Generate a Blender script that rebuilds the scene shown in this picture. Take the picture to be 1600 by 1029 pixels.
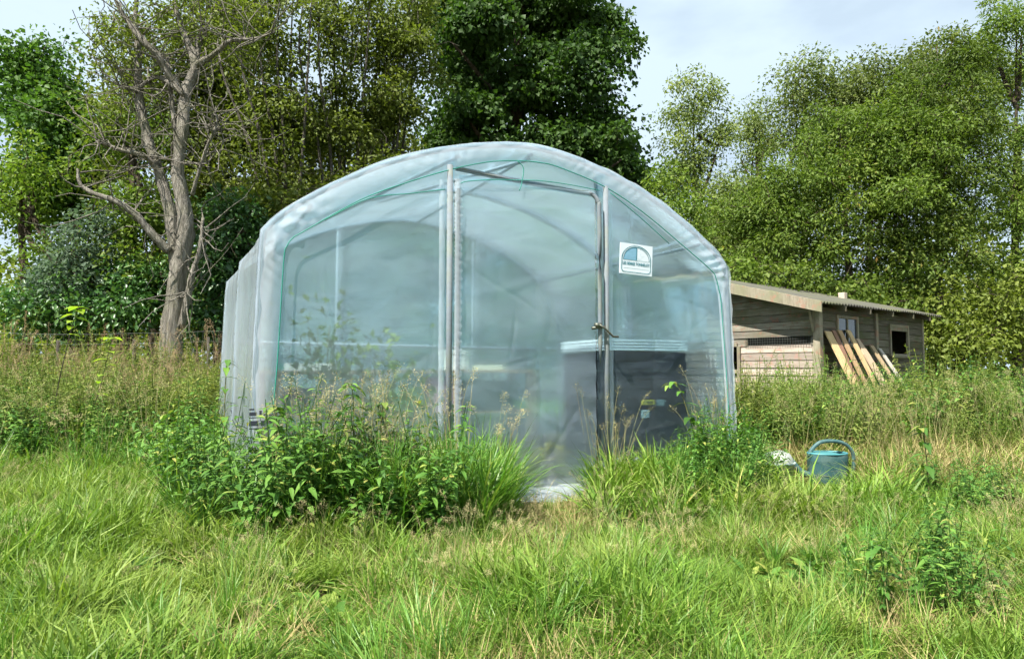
import bpy, math, random
import numpy as np
from mathutils import Vector
for o in list(bpy.data.objects): bpy.data.objects.remove(o)
sc = bpy.context.scene
COL = sc.collection
R = math.radians
# ------------------------------------------------------------------ camera, sky, sun, exposure
FPX, CX, CY, HZ, CAMH = 1030.0, 800.0, 514.5, 575.0, 1.0
PITCH = math.atan((HZ - CY) / FPX)
cam = bpy.data.cameras.new('camera'); camo = bpy.data.objects.new('camera', cam); COL.objects.link(camo)
cam.sensor_width = 36.0; cam.lens = FPX / 1600 * 36; cam.clip_start = 0.05; cam.clip_end = 3000
camo.location = (0, 0, CAMH); camo.rotation_euler = (R(90) + PITCH, 0, 0)
sc.camera = camo
SUN_EL, SUN_AZ = R(56), math.atan2(-0.62, -0.78)       # azimuth of the sun, from +Y towards +X
sd = Vector((math.sin(SUN_AZ) * math.cos(SUN_EL), math.cos(SUN_AZ) * math.cos(SUN_EL), math.sin(SUN_EL)))
w = bpy.data.worlds.new('World'); sc.world = w; w.use_nodes = True
nt = w.node_tree; nt.nodes.clear()
def N(tree, kind, **kw):
    n = tree.nodes.new(kind)
    for k, v in kw.items(): setattr(n, k, v)
    return n
sky = N(nt, 'ShaderNodeTexSky', sky_type='NISHITA', sun_disc=False)
sky.sun_elevation = SUN_EL; sky.sun_rotation = SUN_AZ; sky.air_density = 1.0; sky.dust_density = 2.2; sky.ozone_density = 1.0
tc = N(nt, 'ShaderNodeTexCoord')
mp = N(nt, 'ShaderNodeMapping'); mp.inputs['Scale'].default_value = (1.0, 1.0, 2.6); mp.inputs['Location'].default_value = (.35, 0, .2)
nz = N(nt, 'ShaderNodeTexNoise'); nz.inputs['Scale'].default_value = 2.3; nz.inputs['Detail'].default_value = 7; nz.inputs['Roughness'].default_value = .52
rp = N(nt, 'ShaderNodeValToRGB'); rp.color_ramp.elements[0].position = .44; rp.color_ramp.elements[0].color = (.76, .76, .76, 1)
rp.color_ramp.elements[1].position = .56; rp.color_ramp.elements[1].color = (1, 1, 1, 1)
mx = N(nt, 'ShaderNodeMix', data_type='RGBA'); mx.inputs[7].default_value = (5.4, 6.6, 7.6, 1)
bg = N(nt, 'ShaderNodeBackground'); bg.inputs['Strength'].default_value = 0.06
out = N(nt, 'ShaderNodeOutputWorld')
L = nt.links.new
L(tc.outputs['Generated'], mp.inputs['Vector']); L(mp.outputs[0], nz.inputs['Vector']); L(nz.outputs['Fac'], rp.inputs[0])
L(rp.outputs[0], mx.inputs[0]); L(sky.outputs[0], mx.inputs[6]); L(mx.outputs[2], bg.inputs[0]); L(bg.outputs[0], out.inputs[0])
sun = bpy.data.lights.new('sun', 'SUN'); sun.energy = 5.0; sun.angle = R(.6); sun.color = (1, .95, .86)
suno = bpy.data.objects.new('sun', sun); COL.objects.link(suno); suno.rotation_euler = sd.to_track_quat('Z', 'Y').to_euler(); suno.location = (0, 0, 30)
sc.view_settings.view_transform = 'Standard'; sc.view_settings.look = 'None'; sc.view_settings.gamma = 1; sc.view_settings.exposure = 1.3
sc.view_settings.use_curve_mapping = False
sc.render.engine = 'CYCLES'
sc.cycles.max_bounces = 6; sc.cycles.transparent_max_bounces = 12; sc.cycles.transmission_bounces = 5; sc.cycles.diffuse_bounces = 3; sc.cycles.glossy_bounces = 2
sc.cycles.use_adaptive_sampling = True; sc.cycles.adaptive_threshold = .03
sc.cycles.use_denoising = True; sc.cycles.denoiser = 'OPENIMAGEDENOISE'; sc.cycles.denoising_input_passes = 'RGB_ALBEDO_NORMAL'; sc.cycles.denoising_prefilter = 'ACCURATE'
sc.cycles.sample_clamp_indirect = 6

# ------------------------------------------------------------------ helpers
rng = np.random.default_rng(7)
cp, sp = math.cos(PITCH), math.sin(PITCH)
def at(px, py, Y):
    a = (px - CX) / FPX; b = (CY - py) / FPX
    d = np.array([a, cp - b * sp, sp + b * cp]); return np.array([0, 0, CAMH]) + d * (Y / d[1])
def sstep(x): x = np.clip(x, 0, 1); return x * x * (3 - 2 * x)
def gz(x, y):
    x = np.asarray(x, float); y = np.asarray(y, float)
    amp = .2 + .32 * (1 - sstep((x + 3.2) / 3.5))
    z = amp * sstep((y - 5.0) / 5.5)
    z = z + .018 * np.sin(1.7 * x + .9 * y) + .014 * np.sin(2.9 * y - 1.3 * x + 1) + .008 * np.sin(6.1 * x + 2) * np.sin(5.3 * y)
    return z
def mesh_np(name, V, F, rnd=None, smooth=False):
    me = bpy.data.meshes.new(name)
    V = np.asarray(V, np.float32); F = np.asarray(F, np.int32); k = F.shape[1]
    me.vertices.add(len(V)); me.vertices.foreach_set('co', V.ravel())
    me.loops.add(F.size); me.loops.foreach_set('vertex_index', F.ravel())
    me.polygons.add(len(F)); me.polygons.foreach_set('loop_start', np.arange(0, F.size, k, dtype=np.int32))
    me.update(calc_edges=True)
    if smooth: me.polygons.foreach_set('use_smooth', np.ones(len(F), bool))
    if rnd is not None:
        a = me.attributes.new('rnd', 'FLOAT', 'POINT'); a.data.foreach_set('value', np.asarray(rnd, np.float32))
    return me
def obj(name, me, mat, parent=None, link=True):
    o = bpy.data.objects.new(name, me)
    if link: COL.objects.link(o)
    if me is not None and mat is not None and len(me.materials) == 0: me.materials.append(mat)
    if parent is not None: o.parent = parent
    return o
def tag(o, label=None, cat=None, group=None, kind=None):
    if label: o['label'] = label
    if cat: o['category'] = cat
    if group: o['group'] = group
    if kind: o['kind'] = kind
    return o
def thing(name, label, cat, loc=(0, 0, 0), rz=0, group=None):
    o = bpy.data.objects.new(name, None); COL.objects.link(o); o.empty_display_size = .1
    o.location = [float(v) for v in loc]; o.rotation_euler = (0, 0, rz); return tag(o, label, cat, group)
class MB:
    """collects shapes into one mesh"""
    def __init__(s): s.v = []; s.f = []; s.r = []
    def add(s, V, F, r=0.5):
        b = len(s.v); s.v += [tuple(map(float, p)) for p in V]; s.f += [tuple(int(i) + b for i in f) for f in F]; s.r += [r] * len(V); return s
    def box(s, x0, x1, y0, y1, z0, z1, r=.5):
        V = [(x, y, z) for z in (z0, z1) for y in (y0, y1) for x in (x0, x1)]
        return s.add(V, [(0, 2, 3, 1), (4, 5, 7, 6), (0, 1, 5, 4), (2, 6, 7, 3), (0, 4, 6, 2), (1, 3, 7, 5)], r)
    def tube(s, pts, rad, n=8, cap=True, r=.5):
        V, F = tube(pts, rad, n, cap); return s.add(V, F, r)
    def lathe(s, prof, n=24, c=(0, 0, 0), r=.5):
        V = []; F = []
        for (q, z) in prof:
            for k in range(n):
                a = 2 * math.pi * k / n; V.append((c[0] + q * math.cos(a), c[1] + q * math.sin(a), c[2] + z))
        for i in range(len(prof) - 1):
            for k in range(n):
                F.append((i * n + k, i * n + (k + 1) % n, (i + 1) * n + (k + 1) % n, (i + 1) * n + k))
        return s.add(V, F, r)
    def build(s, name, mat, parent=None, smooth=False, bevel=0, link=True):
        me = bpy.data.meshes.new(name); me.from_pydata(s.v, [], s.f); me.update()
        if smooth: me.polygons.foreach_set('use_smooth', [True] * len(me.polygons))
        a = me.attributes.new('rnd', 'FLOAT', 'POINT'); a.data.foreach_set('value', s.r)
        o = obj(name, me, mat, parent, link)
        if bevel:
            m = o.modifiers.new('bevel', 'BEVEL'); m.width = bevel; m.segments = 2; m.limit_method = 'ANGLE'
        return o
def tube(pts, rad, n=8, cap=True):
    P = np.asarray(pts, float); m = len(P)
    rad = np.full(m, rad) if np.isscalar(rad) else np.asarray(rad, float)
    T = np.gradient(P, axis=0); T /= np.linalg.norm(T, axis=1)[:, None] + 1e-9
    ref = np.array([0, 0, 1.]) if abs(T[:, 2]).mean() < .8 else np.array([1., 0, 0])
    A = np.cross(T, ref); A /= np.linalg.norm(A, axis=1)[:, None] + 1e-9
    B = np.cross(T, A)
    an = np.arange(n) * 2 * math.pi / n
    V = (P[:, None] + rad[:, None, None] * (np.cos(an)[None, :, None] * A[:, None] + np.sin(an)[None, :, None] * B[:, None])).reshape(-1, 3)
    F = []
    for i in range(m - 1):
        for k in range(n):
            F.append((i * n + k, (i + 1) * n + k, (i + 1) * n + (k + 1) % n, i * n + (k + 1) % n))
    if cap: F.append(tuple(range(n))); F.append(tuple(range(m * n - 1, (m - 1) * n - 1, -1)))
    return V, F
def smooth_path(P, k=4):
    P = np.asarray(P, float); m = len(P)
    if m < 3: return np.array([P[0] + (P[-1] - P[0]) * t for t in np.linspace(0, 1, k + 1)])
    Q = np.vstack([2 * P[0] - P[1], P, 2 * P[-1] - P[-2]]); o = []
    for i in range(1, m):
        for t in np.arange(k) / k:
            a, b, c, d = Q[i - 1], Q[i], Q[i + 1], Q[i + 2]
            o.append(.5 * (2 * b + (c - a) * t + (2 * a - 5 * b + 4 * c - d) * t * t + (3 * b - a - 3 * c + d) * t ** 3))
    o.append(P[-1]); return np.array(o)

# ------------------------------------------------------------------ materials
def mat_new(name):
    m = bpy.data.materials.new(name); m.use_nodes = True; t = m.node_tree; t.nodes.clear()
    o = N(t, 'ShaderNodeOutputMaterial'); return m, t, o
def ramp(t, src, stops, interp='LINEAR'):
    r = N(t, 'ShaderNodeValToRGB'); e = r.color_ramp; e.interpolation = interp
    while len(e.elements) < len(stops): e.elements.new(.5)
    for q, (p, c) in zip(e.elements, stops): q.position = p; q.color = (*c, 1)
    t.links.new(src, r.inputs[0]); return r.outputs[0]
def noise(t, scale, detail=4, vec=None, rough=.55, mapscale=None):
    n = N(t, 'ShaderNodeTexNoise'); n.inputs['Scale'].default_value = scale; n.inputs['Detail'].default_value = detail; n.inputs['Roughness'].default_value = rough
    if vec is not None:
        if mapscale:
            m = N(t, 'ShaderNodeMapping'); m.inputs['Scale'].default_value = mapscale; t.links.new(vec, m.inputs[0]); vec = m.outputs[0]
        t.links.new(vec, n.inputs['Vector'])
    return n.outputs['Fac']
def mixc(t, f, a, b, mode='MIX'):
    m = N(t, 'ShaderNodeMix', data_type='RGBA', blend_type=mode)
    for s, v in ((m.inputs[0], f), (m.inputs[6], a), (m.inputs[7], b)):
        if isinstance(v, (int, float)): s.default_value = v
        elif isinstance(v, tuple): s.default_value = (*v, 1)
        else: t.links.new(v, s)
    return m.outputs[2]
def pos(t): return N(t, 'ShaderNodeNewGeometry').outputs['Position']
def oco(t): return N(t, 'ShaderNodeTexCoord').outputs['Object']
def attr(t, nm='rnd'): return N(t, 'ShaderNodeAttribute', attribute_name=nm).outputs['Fac']
def bump(t, h, strength, dist=.02):
    b = N(t, 'ShaderNodeBump'); b.inputs['Strength'].default_value = strength; b.inputs['Distance'].default_value = dist; t.links.new(h, b.inputs['Height']); return b.outputs[0]
def leaf_mat(name, stops, trans=.3, rough=.55, spec=.25, patch=None, tcol=(1.15, 1.25, .55)):
    """stops: colours over the per-leaf random value; patch: (scale, colour, amount) dry or yellow patches over the place"""
    m, t, o = mat_new(name)
    c = ramp(t, attr(t), stops)
    oi = N(t, 'ShaderNodeObjectInfo')
    hs = N(t, 'ShaderNodeHueSaturation'); t.links.new(c, hs.inputs['Color'])
    mr = N(t, 'ShaderNodeMapRange'); mr.inputs[3].default_value = .78; mr.inputs[4].default_value = 1.25; t.links.new(oi.outputs['Random'], mr.inputs[0]); t.links.new(mr.outputs[0], hs.inputs['Value'])
    c = hs.outputs[0]
    if patch:
        f = ramp(t, noise(t, patch[0], 4, pos(t)), [(.42, (0, 0, 0)), (.62, (patch[2],) * 3)])
        c = mixc(t, f, c, patch[1])
    b = N(t, 'ShaderNodeBsdfPrincipled'); b.inputs['Roughness'].default_value = rough; b.inputs['Specular IOR Level'].default_value = spec
    t.links.new(c, b.inputs['Base Color'])
    tr = N(t, 'ShaderNodeBsdfTranslucent'); t.links.new(mixc(t, 1.0, c, tcol, 'MULTIPLY'), tr.inputs[0])
    ms = N(t, 'ShaderNodeMixShader'); ms.inputs[0].default_value = trans
    t.links.new(b.outputs[0], ms.inputs[1]); t.links.new(tr.outputs[0], ms.inputs[2]); t.links.new(ms.outputs[0], o.inputs[0]); return m
def simple(name, col, rough=.5, metal=0, spec=.4, var=.25, vscale=6, bmp=0, bscale=40, stretch=None, dirt=None):
    m, t, o = mat_new(name); v = oco(t)
    n = noise(t, vscale, 5, v, .6, stretch)
    c = mixc(t, n, tuple(x * (1 - var) for x in col), tuple(min(1, x * (1 + var)) for x in col))
    if dirt:
        f = ramp(t, noise(t, dirt[1], 6, v, .65), [(.45, (0, 0, 0)), (.68, (dirt[2],) * 3)]); c = mixc(t, f, c, dirt[0])
    b = N(t, 'ShaderNodeBsdfPrincipled'); t.links.new(c, b.inputs['Base Color']); b.inputs['Roughness'].default_value = rough; b.inputs['Metallic'].default_value = metal; b.inputs['Specular IOR Level'].default_value = spec
    if bmp: t.links.new(bump(t, noise(t, bscale, 4, v, .6, stretch), bmp, .01), b.inputs['Normal'])
    t.links.new(b.outputs[0], o.inputs[0]); return m
def bark_mat(name, a, b_, moss=None):
    m, t, o = mat_new(name); v = pos(t)
    n = noise(t, 9, 6, v, .65, (3, 3, .5)); n2 = noise(t, 3, 3, v)
    c = ramp(t, n, [(.3, tuple(x * .45 for x in a)), (.5, a), (.7, b_)])
    if moss: c = mixc(t, ramp(t, n2, [(.5, (0, 0, 0)), (.7, (.7,) * 3)]), c, moss)
    b = N(t, 'ShaderNodeBsdfPrincipled'); b.inputs['Roughness'].default_value = .9; b.inputs['Specular IOR Level'].default_value = .15
    t.links.new(c, b.inputs['Base Color']); t.links.new(bump(t, noise(t, 14, 5, v, .7, (3.5, 3.5, .3)), 1.0, .12), b.inputs['Normal'])
    t.links.new(b.outputs[0], o.inputs[0]); return m
def wood_mat(name, stops, along=(1, 14, 14), moss=None, paint=None):
    m, t, o = mat_new(name); v = oco(t); oi = N(t, 'ShaderNodeObjectInfo')
    add = N(t, 'ShaderNodeVectorMath', operation='ADD'); t.links.new(v, add.inputs[0])
    cmb = N(t, 'ShaderNodeCombineXYZ'); mu = N(t, 'ShaderNodeMath', operation='MULTIPLY'); mu.inputs[1].default_value = 37; t.links.new(oi.outputs['Random'], mu.inputs[0])
    t.links.new(mu.outputs[0], cmb.inputs[0]); t.links.new(mu.outputs[0], cmb.inputs[1]); t.links.new(cmb.outputs[0], add.inputs[1])
    n = noise(t, 4, 7, add.outputs[0], .65, along)
    c = ramp(t, n, stops)
    hs = N(t, 'ShaderNodeHueSaturation'); mr = N(t, 'ShaderNodeMapRange'); mr.inputs[3].default_value = .72; mr.inputs[4].default_value = 1.22
    t.links.new(oi.outputs['Random'], mr.inputs[0]); t.links.new(mr.outputs[0], hs.inputs['Value']); t.links.new(c, hs.inputs['Color']); c = hs.outputs[0]
    if moss: c = mixc(t, ramp(t, noise(t, 2.2, 5, add.outputs[0]), [(.45, (0, 0, 0)), (.65, (.75,) * 3)]), c, moss)
    if paint: c = mixc(t, ramp(t, noise(t, 3.1, 6, add.outputs[0], .7, (.6, 3, 3)), [(.55, (0, 0, 0)), (.62, (.6,) * 3)]), c, paint)
    b = N(t, 'ShaderNodeBsdfPrincipled'); b.inputs['Roughness'].default_value = .85; b.inputs['Specular IOR Level'].default_value = .2
    t.links.new(c, b.inputs['Base Color']); t.links.new(bump(t, n, .6, .01), b.inputs['Normal']); t.links.new(b.outputs[0], o.inputs[0]); return m
def film_mat(name, clear, tint=(.84, .95, .97), body=(.74, .86, .98), wr=.35, streak=(1, 1, 1), gloss=.65, wscale=5, back=.5, vary=.09, blur=.45, rblur=.5):
    m, t, o = mat_new(name); v = oco(t)
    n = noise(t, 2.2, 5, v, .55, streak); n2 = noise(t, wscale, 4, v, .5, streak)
    f = N(t, 'ShaderNodeMapRange'); f.inputs[1].default_value = .3; f.inputs[2].default_value = .7; f.inputs[3].default_value = clear - vary; f.inputs[4].default_value = clear + vary; t.links.new(n, f.inputs[0])  # clearness varied by stretched noise; on the front films it imitates sheen patches
    nb = bump(t, n2, wr, .05)
    tr = N(t, 'ShaderNodeBsdfTransparent'); tr.inputs[0].default_value = (*tint, 1)
    if blur:
        rf = N(t, 'ShaderNodeBsdfRefraction'); rf.inputs['IOR'].default_value = 1.045; rf.inputs['Roughness'].default_value = rblur; rf.inputs['Color'].default_value = (*tint, 1)
        bl = N(t, 'ShaderNodeMixShader'); bl.inputs[0].default_value = blur; t.links.new(tr.outputs[0], bl.inputs[1]); t.links.new(rf.outputs[0], bl.inputs[2]); tr = bl
    df = N(t, 'ShaderNodeBsdfDiffuse'); df.inputs[0].default_value = (*body, 1); t.links.new(nb, df.inputs['Normal'])
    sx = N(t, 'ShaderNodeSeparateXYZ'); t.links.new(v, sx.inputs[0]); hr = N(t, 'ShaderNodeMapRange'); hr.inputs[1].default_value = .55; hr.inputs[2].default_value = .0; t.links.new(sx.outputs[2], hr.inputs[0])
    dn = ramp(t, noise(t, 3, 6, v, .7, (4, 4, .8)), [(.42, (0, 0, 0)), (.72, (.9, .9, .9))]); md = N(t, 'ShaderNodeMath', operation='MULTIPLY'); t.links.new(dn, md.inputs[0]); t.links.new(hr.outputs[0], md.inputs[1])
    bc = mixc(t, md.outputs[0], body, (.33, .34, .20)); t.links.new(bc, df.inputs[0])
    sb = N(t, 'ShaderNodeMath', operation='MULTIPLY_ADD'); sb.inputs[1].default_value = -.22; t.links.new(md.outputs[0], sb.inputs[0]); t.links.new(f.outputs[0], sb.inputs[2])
    class f: outputs = [sb.outputs[0]]
    tl = N(t, 'ShaderNodeBsdfTranslucent'); t.links.new(bc, tl.inputs[0]); t.links.new(nb, tl.inputs['Normal'])
    d = N(t, 'ShaderNodeMixShader'); d.inputs[0].default_value = back; t.links.new(df.outputs[0], d.inputs[1]); t.links.new(tl.outputs[0], d.inputs[2])
    mx_ = N(t, 'ShaderNodeMixShader'); t.links.new(f.outputs[0], mx_.inputs[0]); t.links.new(d.outputs[0], mx_.inputs[1]); t.links.new(tr.outputs[0], mx_.inputs[2])
    gl = N(t, 'ShaderNodeBsdfGlossy'); gl.inputs['Roughness'].default_value = .13; t.links.new(nb, gl.inputs['Normal'])
    fr = N(t, 'ShaderNodeFresnel'); fr.inputs[0].default_value = 1.45; t.links.new(nb, fr.inputs['Normal'])
    mu = N(t, 'ShaderNodeMath', operation='MULTIPLY'); mu.inputs[1].default_value = gloss; t.links.new(fr.outputs[0], mu.inputs[0])
    g = N(t, 'ShaderNodeMixShader'); t.links.new(mu.outputs[0], g.inputs[0]); t.links.new(mx_.outputs[0], g.inputs[1]); t.links.new(gl.outputs[0], g.inputs[2])
    t.links.new(g.outputs[0], o.inputs[0]); return m

M = {}
M['grass'] = leaf_mat('grass', [(0, (.075, .16, .02)), (.5, (.15, .27, .035)), (.82, (.23, .33, .055)), (1, (.42, .38, .13))], .35, .5, .3, (.9, (.32, .36, .09), .42))
M['straw'] = leaf_mat('straw', [(0, (.30, .25, .10)), (.5, (.42, .36, .16)), (1, (.22, .16, .07))], .25, .6, .3, None, (1, 1, .8))
M['tallgrass'] = leaf_mat('tall_grass', [(0, (0.072, 0.180, 0.024)), (.6, (0.132, 0.276, 0.042)), (1, (0.264, 0.336, 0.072))], .35, .45, .4)
M['seed'] = leaf_mat('seed_head', [(0, (.36, .29, .15)), (.5, (.48, .41, .23)), (1, (.36, .38, .15))], .3, .7, .2, None, (1, 1, .9))
M['pinkseed'] = leaf_mat('sorrel_head', [(0, (.34, .22, .14)), (.5, (.46, .33, .22)), (1, (.32, .32, .13))], .35, .7, .2, None, (1, 1, .9))
M['nettle'] = leaf_mat('nettle', [(0, (.045, .115, .02)), (.45, (.08, .185, .03)), (.85, (.14, .26, .045)), (1, (.32, .32, .08))], .3, .5, .25)
M['weed'] = leaf_mat('weed', [(0, (.12, .17, .03)), (.5, (.21, .25, .055)), (1, (.33, .33, .10))], .35, .5, .35, (.7, (.14, .24, .04), .6))
M['stem'] = leaf_mat('plant_stem', [(0, (.10, .13, .04)), (1, (.20, .17, .07))], .1, .6, .3)
M['darkstem'] = simple('dark_stem', (.035, .028, .02), .8)
M['maple'] = leaf_mat('maple_leaf', [(0, (0.034, 0.081, 0.016)), (.6, (0.063, 0.132, 0.023)), (.9, (0.098, 0.167, 0.032)), (1, (0.161, 0.127, 0.040))], .38, .55, .25)
M['alder'] = leaf_mat('alder_leaf', [(0, (0.072, 0.104, 0.018)), (.6, (0.137, 0.176, 0.029)), (1, (0.221, 0.260, 0.052))], .38, .55, .25)
M['willow'] = leaf_mat('willow_leaf', [(0, (.055, .10, .017)), (.5, (.105, .165, .026)), (.9, (.18, .235, .04)), (1, (.34, .19, .06))], .38, .55, .25)
M['birch'] = leaf_mat('birch_leaf', [(0, (0.085, 0.130, 0.036)), (.6, (0.156, 0.202, 0.058)), (1, (0.247, 0.286, 0.091))], .38, .55, .25)
M['bright'] = leaf_mat('hazel_leaf', [(0, (0.060, 0.108, 0.014)), (.6, (0.120, 0.192, 0.026)), (1, (0.228, 0.276, 0.048))], .38, .55, .25)
M['bramble'] = leaf_mat('bramble_leaf', [(0, (0.027, 0.075, 0.019)), (.6, (0.056, 0.138, 0.031)), (1, (0.138, 0.213, 0.062))], .25, .4, .5)
M['bluish'] = leaf_mat('sallow_leaf', [(0, (.07, .12, .07)), (.6, (.13, .19, .12)), (1, (.2, .26, .17))], .4, .6, .2, None, (1, 1.1, .8))
M['lime'] = leaf_mat('sapling_leaf', [(0, (.20, .33, .03)), (1, (.34, .46, .06))], .45, .4, .4)
M['bark'] = bark_mat('grey_bark', (.31, .285, .24), (.54, .50, .43), (.25, .25, .16))
M['bark2'] = bark_mat('brown_bark', (.11, .085, .06), (.20, .165, .12))
M['bark3'] = bark_mat('pale_bark', (.15, .135, .11), (.27, .25, .21))
M['deadwood'] = bark_mat('dead_wood', (.30, .26, .2), (.44, .39, .32))

# ------------------------------------------------------------------ ground
def build_ground():
    xs = np.concatenate([np.linspace(-700, -30, 10), np.linspace(-22, 22, 150), np.linspace(30, 700, 10)])
    ys = np.concatenate([np.linspace(-300, -12, 6), np.linspace(-6, 30, 130), np.linspace(40, 1200, 10)])
    X, Y = np.meshgrid(xs, ys); V = np.stack([X, Y, gz(X, Y)], -1).reshape(-1, 3)
    nx, ny = len(xs), len(ys); i, j = np.meshgrid(np.arange(nx - 1), np.arange(ny - 1)); a = (j * nx + i).ravel()
    F = np.stack([a, a + 1, a + nx + 1, a + nx], 1)
    m, t, o = mat_new('ground'); v = pos(t)
    c = ramp(t, noise(t, 1.1, 6, v, .6), [(.3, (.05, .07, .02)), (.5, (.11, .12, .035)), (.68, (.17, .14, .06))])
    c = mixc(t, ramp(t, noise(t, 25, 5, v, .7), [(.35, (.0,) * 3), (.7, (.7,) * 3)]), c, (.06, .045, .028))
    b = N(t, 'ShaderNodeBsdfPrincipled'); b.inputs['Roughness'].default_value = .95; b.inputs['Specular IOR Level'].default_value = .1
    t.links.new(c, b.inputs['Base Color']); t.links.new(bump(t, noise(t, 40, 5, v, .7), 1, .03), b.inputs['Normal']); t.links.new(b.outputs[0], o.inputs[0])
    tag(obj('ground', mesh_np('ground', V, F, smooth=True), m), kind='structure')
build_ground()

# ------------------------------------------------------------------ leaves and trees
def norm(a): return a / (np.linalg.norm(a, axis=-1, keepdims=True) + 1e-9)
def leaves_mesh(name, P, D, Nn, Ln, wr, rnd, fold=.18, droop=.12):
    n = len(P); D = norm(D); S = norm(np.cross(D, Nn)); U = np.cross(S, D)
    Ln = Ln[:, None]; wd = Ln * wr
    mid = P + D * Ln * .45
    V = np.empty((n, 4, 3)); V[:, 0] = P; V[:, 1] = mid + S * wd * .5 + U * wd * fold; V[:, 2] = P + D * Ln - U * Ln * droop; V[:, 3] = mid - S * wd * .5 + U * wd * fold
    b = np.arange(n)[:, None] * 4
    F = np.concatenate([b + [0, 1, 2], b + [0, 2, 3]], 0)
    return mesh_np(name, V.reshape(-1, 3), F, np.repeat(rnd, 4))
def in_lobes(lobes, n, r, shell=.55):
    vol = np.array([l[3] * l[4] * l[5] for l in lobes]) ** .8; k = r.choice(len(lobes), n, p=vol / vol.sum())
    d = norm(r.normal(size=(n, 3))); q = (shell + (1 - shell) * r.random(n)) * r.random(n) ** .18
    Lb = np.array(lobes); return Lb[k, :3] + d * q[:, None] * Lb[k, 3:6]
def lobe(px, py, Y, rx, ry, dep=None):
    c = at(px, py, Y); s = Y / FPX; return (c[0], c[1], c[2], rx * s, (dep if dep else rx * s), ry * s)
def grow(name, label, base, paths, lobes, ncl, lpc, leaf, lmat, bmat, spread=.32, seed=1, wr=.55, tip=.006, up=.5, cat='tree', group=None, shell=.5, bare=0, flat=.55, along=0, sides=8, drooping=.25, barer=None, bough=0):
    """paths: [(points, radii)] trunk and limbs in world space; clusters of leaves in the lobes are joined to them by branches"""
    r = np.random.default_rng(seed)
    root = thing(name, label, cat, base, group=group); B = np.array(base, float)
    nodes = []; par = []; fixed = []
    for i, (P, rad) in enumerate(paths):
        S = smooth_path(P, 5); rr = np.interp(np.linspace(0, 1, len(S)), np.linspace(0, 1, len(rad)), rad)
        S = S + np.cumsum(r.normal(size=S.shape), 0) * rr[:, None] * .10 * np.linspace(0, 1, len(S))[:, None]
        V, F = tube(S, rr, sides if rr.max() > .04 else 6)
        rf = 1 + .10 * r.normal(size=len(V))[:, None]
        c = np.repeat(S, (sides if rr.max() > .04 else 6), 0); V = c + (V - c) * rf
        MB().add(V - B, F).build('trunk' if i == 0 else 'limb', bmat, root, smooth=True)
        st = max(1, len(S) // 12)
        for k in range(len(S) // 4, len(S), st): nodes.append(S[k]); par.append(-1); fixed.append(rr[k])
    if bough:
        nb = max(8, ncl // 4); BC = in_lobes(lobes, nb, r, shell); kb = r.integers(0, nb, ncl); bsz = r.uniform(.6, 1.3, nb)
        C = BC[kb] + norm(r.normal(size=(ncl, 3))) * (r.random(ncl) ** .6 * bsz[kb] * bough)[:, None] * [1, 1, .55]; ctone = r.random(nb)[kb]
    else:
        C = in_lobes(lobes, ncl, r, shell) if ncl else np.zeros((0, 3)); ctone = r.random(len(C))
    nn = np.array(nodes)
    if ncl:
        so = np.argsort([np.min(np.linalg.norm(nn - c, axis=1)) for c in C]); C = C[so]; ctone = ctone[so]
    NB = np.zeros((len(nodes) + 2 * len(C), 3)); NB[:len(nodes)] = nn; cnt = len(nodes); seg = []
    for c in C:
        d = c - NB[:cnt]; dist = np.linalg.norm(d, axis=1); cost = dist * (1 + up * (d[:, 2] < .15 * dist))
        p = int(np.argmin(cost)); a = NB[p]; m = (a + c) / 2 + r.normal(size=3) * dist[p] * .10 + np.array([0, 0, -.06 * dist[p]])
        NB[cnt] = m; NB[cnt + 1] = c; par += [p, cnt]; fixed += [None, None]; cnt += 2
    wgt = np.ones(cnt)
    for k in range(cnt - 1, len(nodes) - 1, -1): wgt[par[k]] += wgt[k] * .6
    bv = []; bf = []; off = 0
    for k in range(len(nodes), cnt, 2):
        p = par[k]; r1 = tip * wgt[k + 1] ** .5; r0 = max(r1, tip * wgt[k] ** .5)
        V, F = tube(smooth_path([NB[p], NB[k], NB[k + 1]], 3), np.linspace(r0, r1, 7), 4, False)
        bv.append(V); bf.append(np.array(F) + off); off += len(V)
    # bare twigs
    for k in range(bare):
        i = r.integers(0, cnt if barer is None else len(nodes)); a = NB[i]; d = norm(r.normal(size=3) + np.array([0, 0, .25])); ln = r.uniform(.4, 1.4)
        pts = [a]; 
        for q in range(4): d = norm(d + r.normal(size=3) * .35); pts.append(pts[-1] + d * ln / 4)
        V, F = tube(pts, np.linspace((barer or tip * 1.6), (barer or tip) * .4, 5), 4, False); bv.append(V); bf.append(np.array(F) + off); off += len(V)
    if bv:
        tag(obj('branching', mesh_np('branching', np.vstack(bv) - B, np.vstack(bf), np.full(off, .5), True), bmat, root), kind='stuff')
    CC = C
    if along and len(nodes):
        k = r.integers(0, cnt, along); CC = np.vstack([C, NB[k] + r.normal(size=(along, 3)) * .12]); ctone = np.r_[ctone, r.random(along)]
    n = len(CC) * lpc
    if n:
        ce = np.repeat(CC, lpc, 0); szc = np.repeat(r.uniform(.65, 1.3, len(CC)), lpc)
        g = norm(r.normal(size=(n, 3))) * (r.random(n) ** .45)[:, None] * 1.75 * np.array([1, 1, flat]) * spread * szc[:, None]
        g[:, 2] -= .35 * (g[:, 0] ** 2 + g[:, 1] ** 2) / spread
        P = ce + g
        D = norm(g) * .8 + r.normal(size=(n, 3)) * .55 + np.array([0, 0, -drooping]); Nn = norm(r.normal(size=(n, 3)) * .75 + np.array([0, 0, 1.0]))
        Ln = leaf * r.uniform(.45, 1.4, n)
        cr = np.repeat(.6 * ctone + .4 * r.random(len(CC)), lpc); rnd = np.clip(.55 * cr + .45 * r.random(n) + .0, 0, 1)
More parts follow.
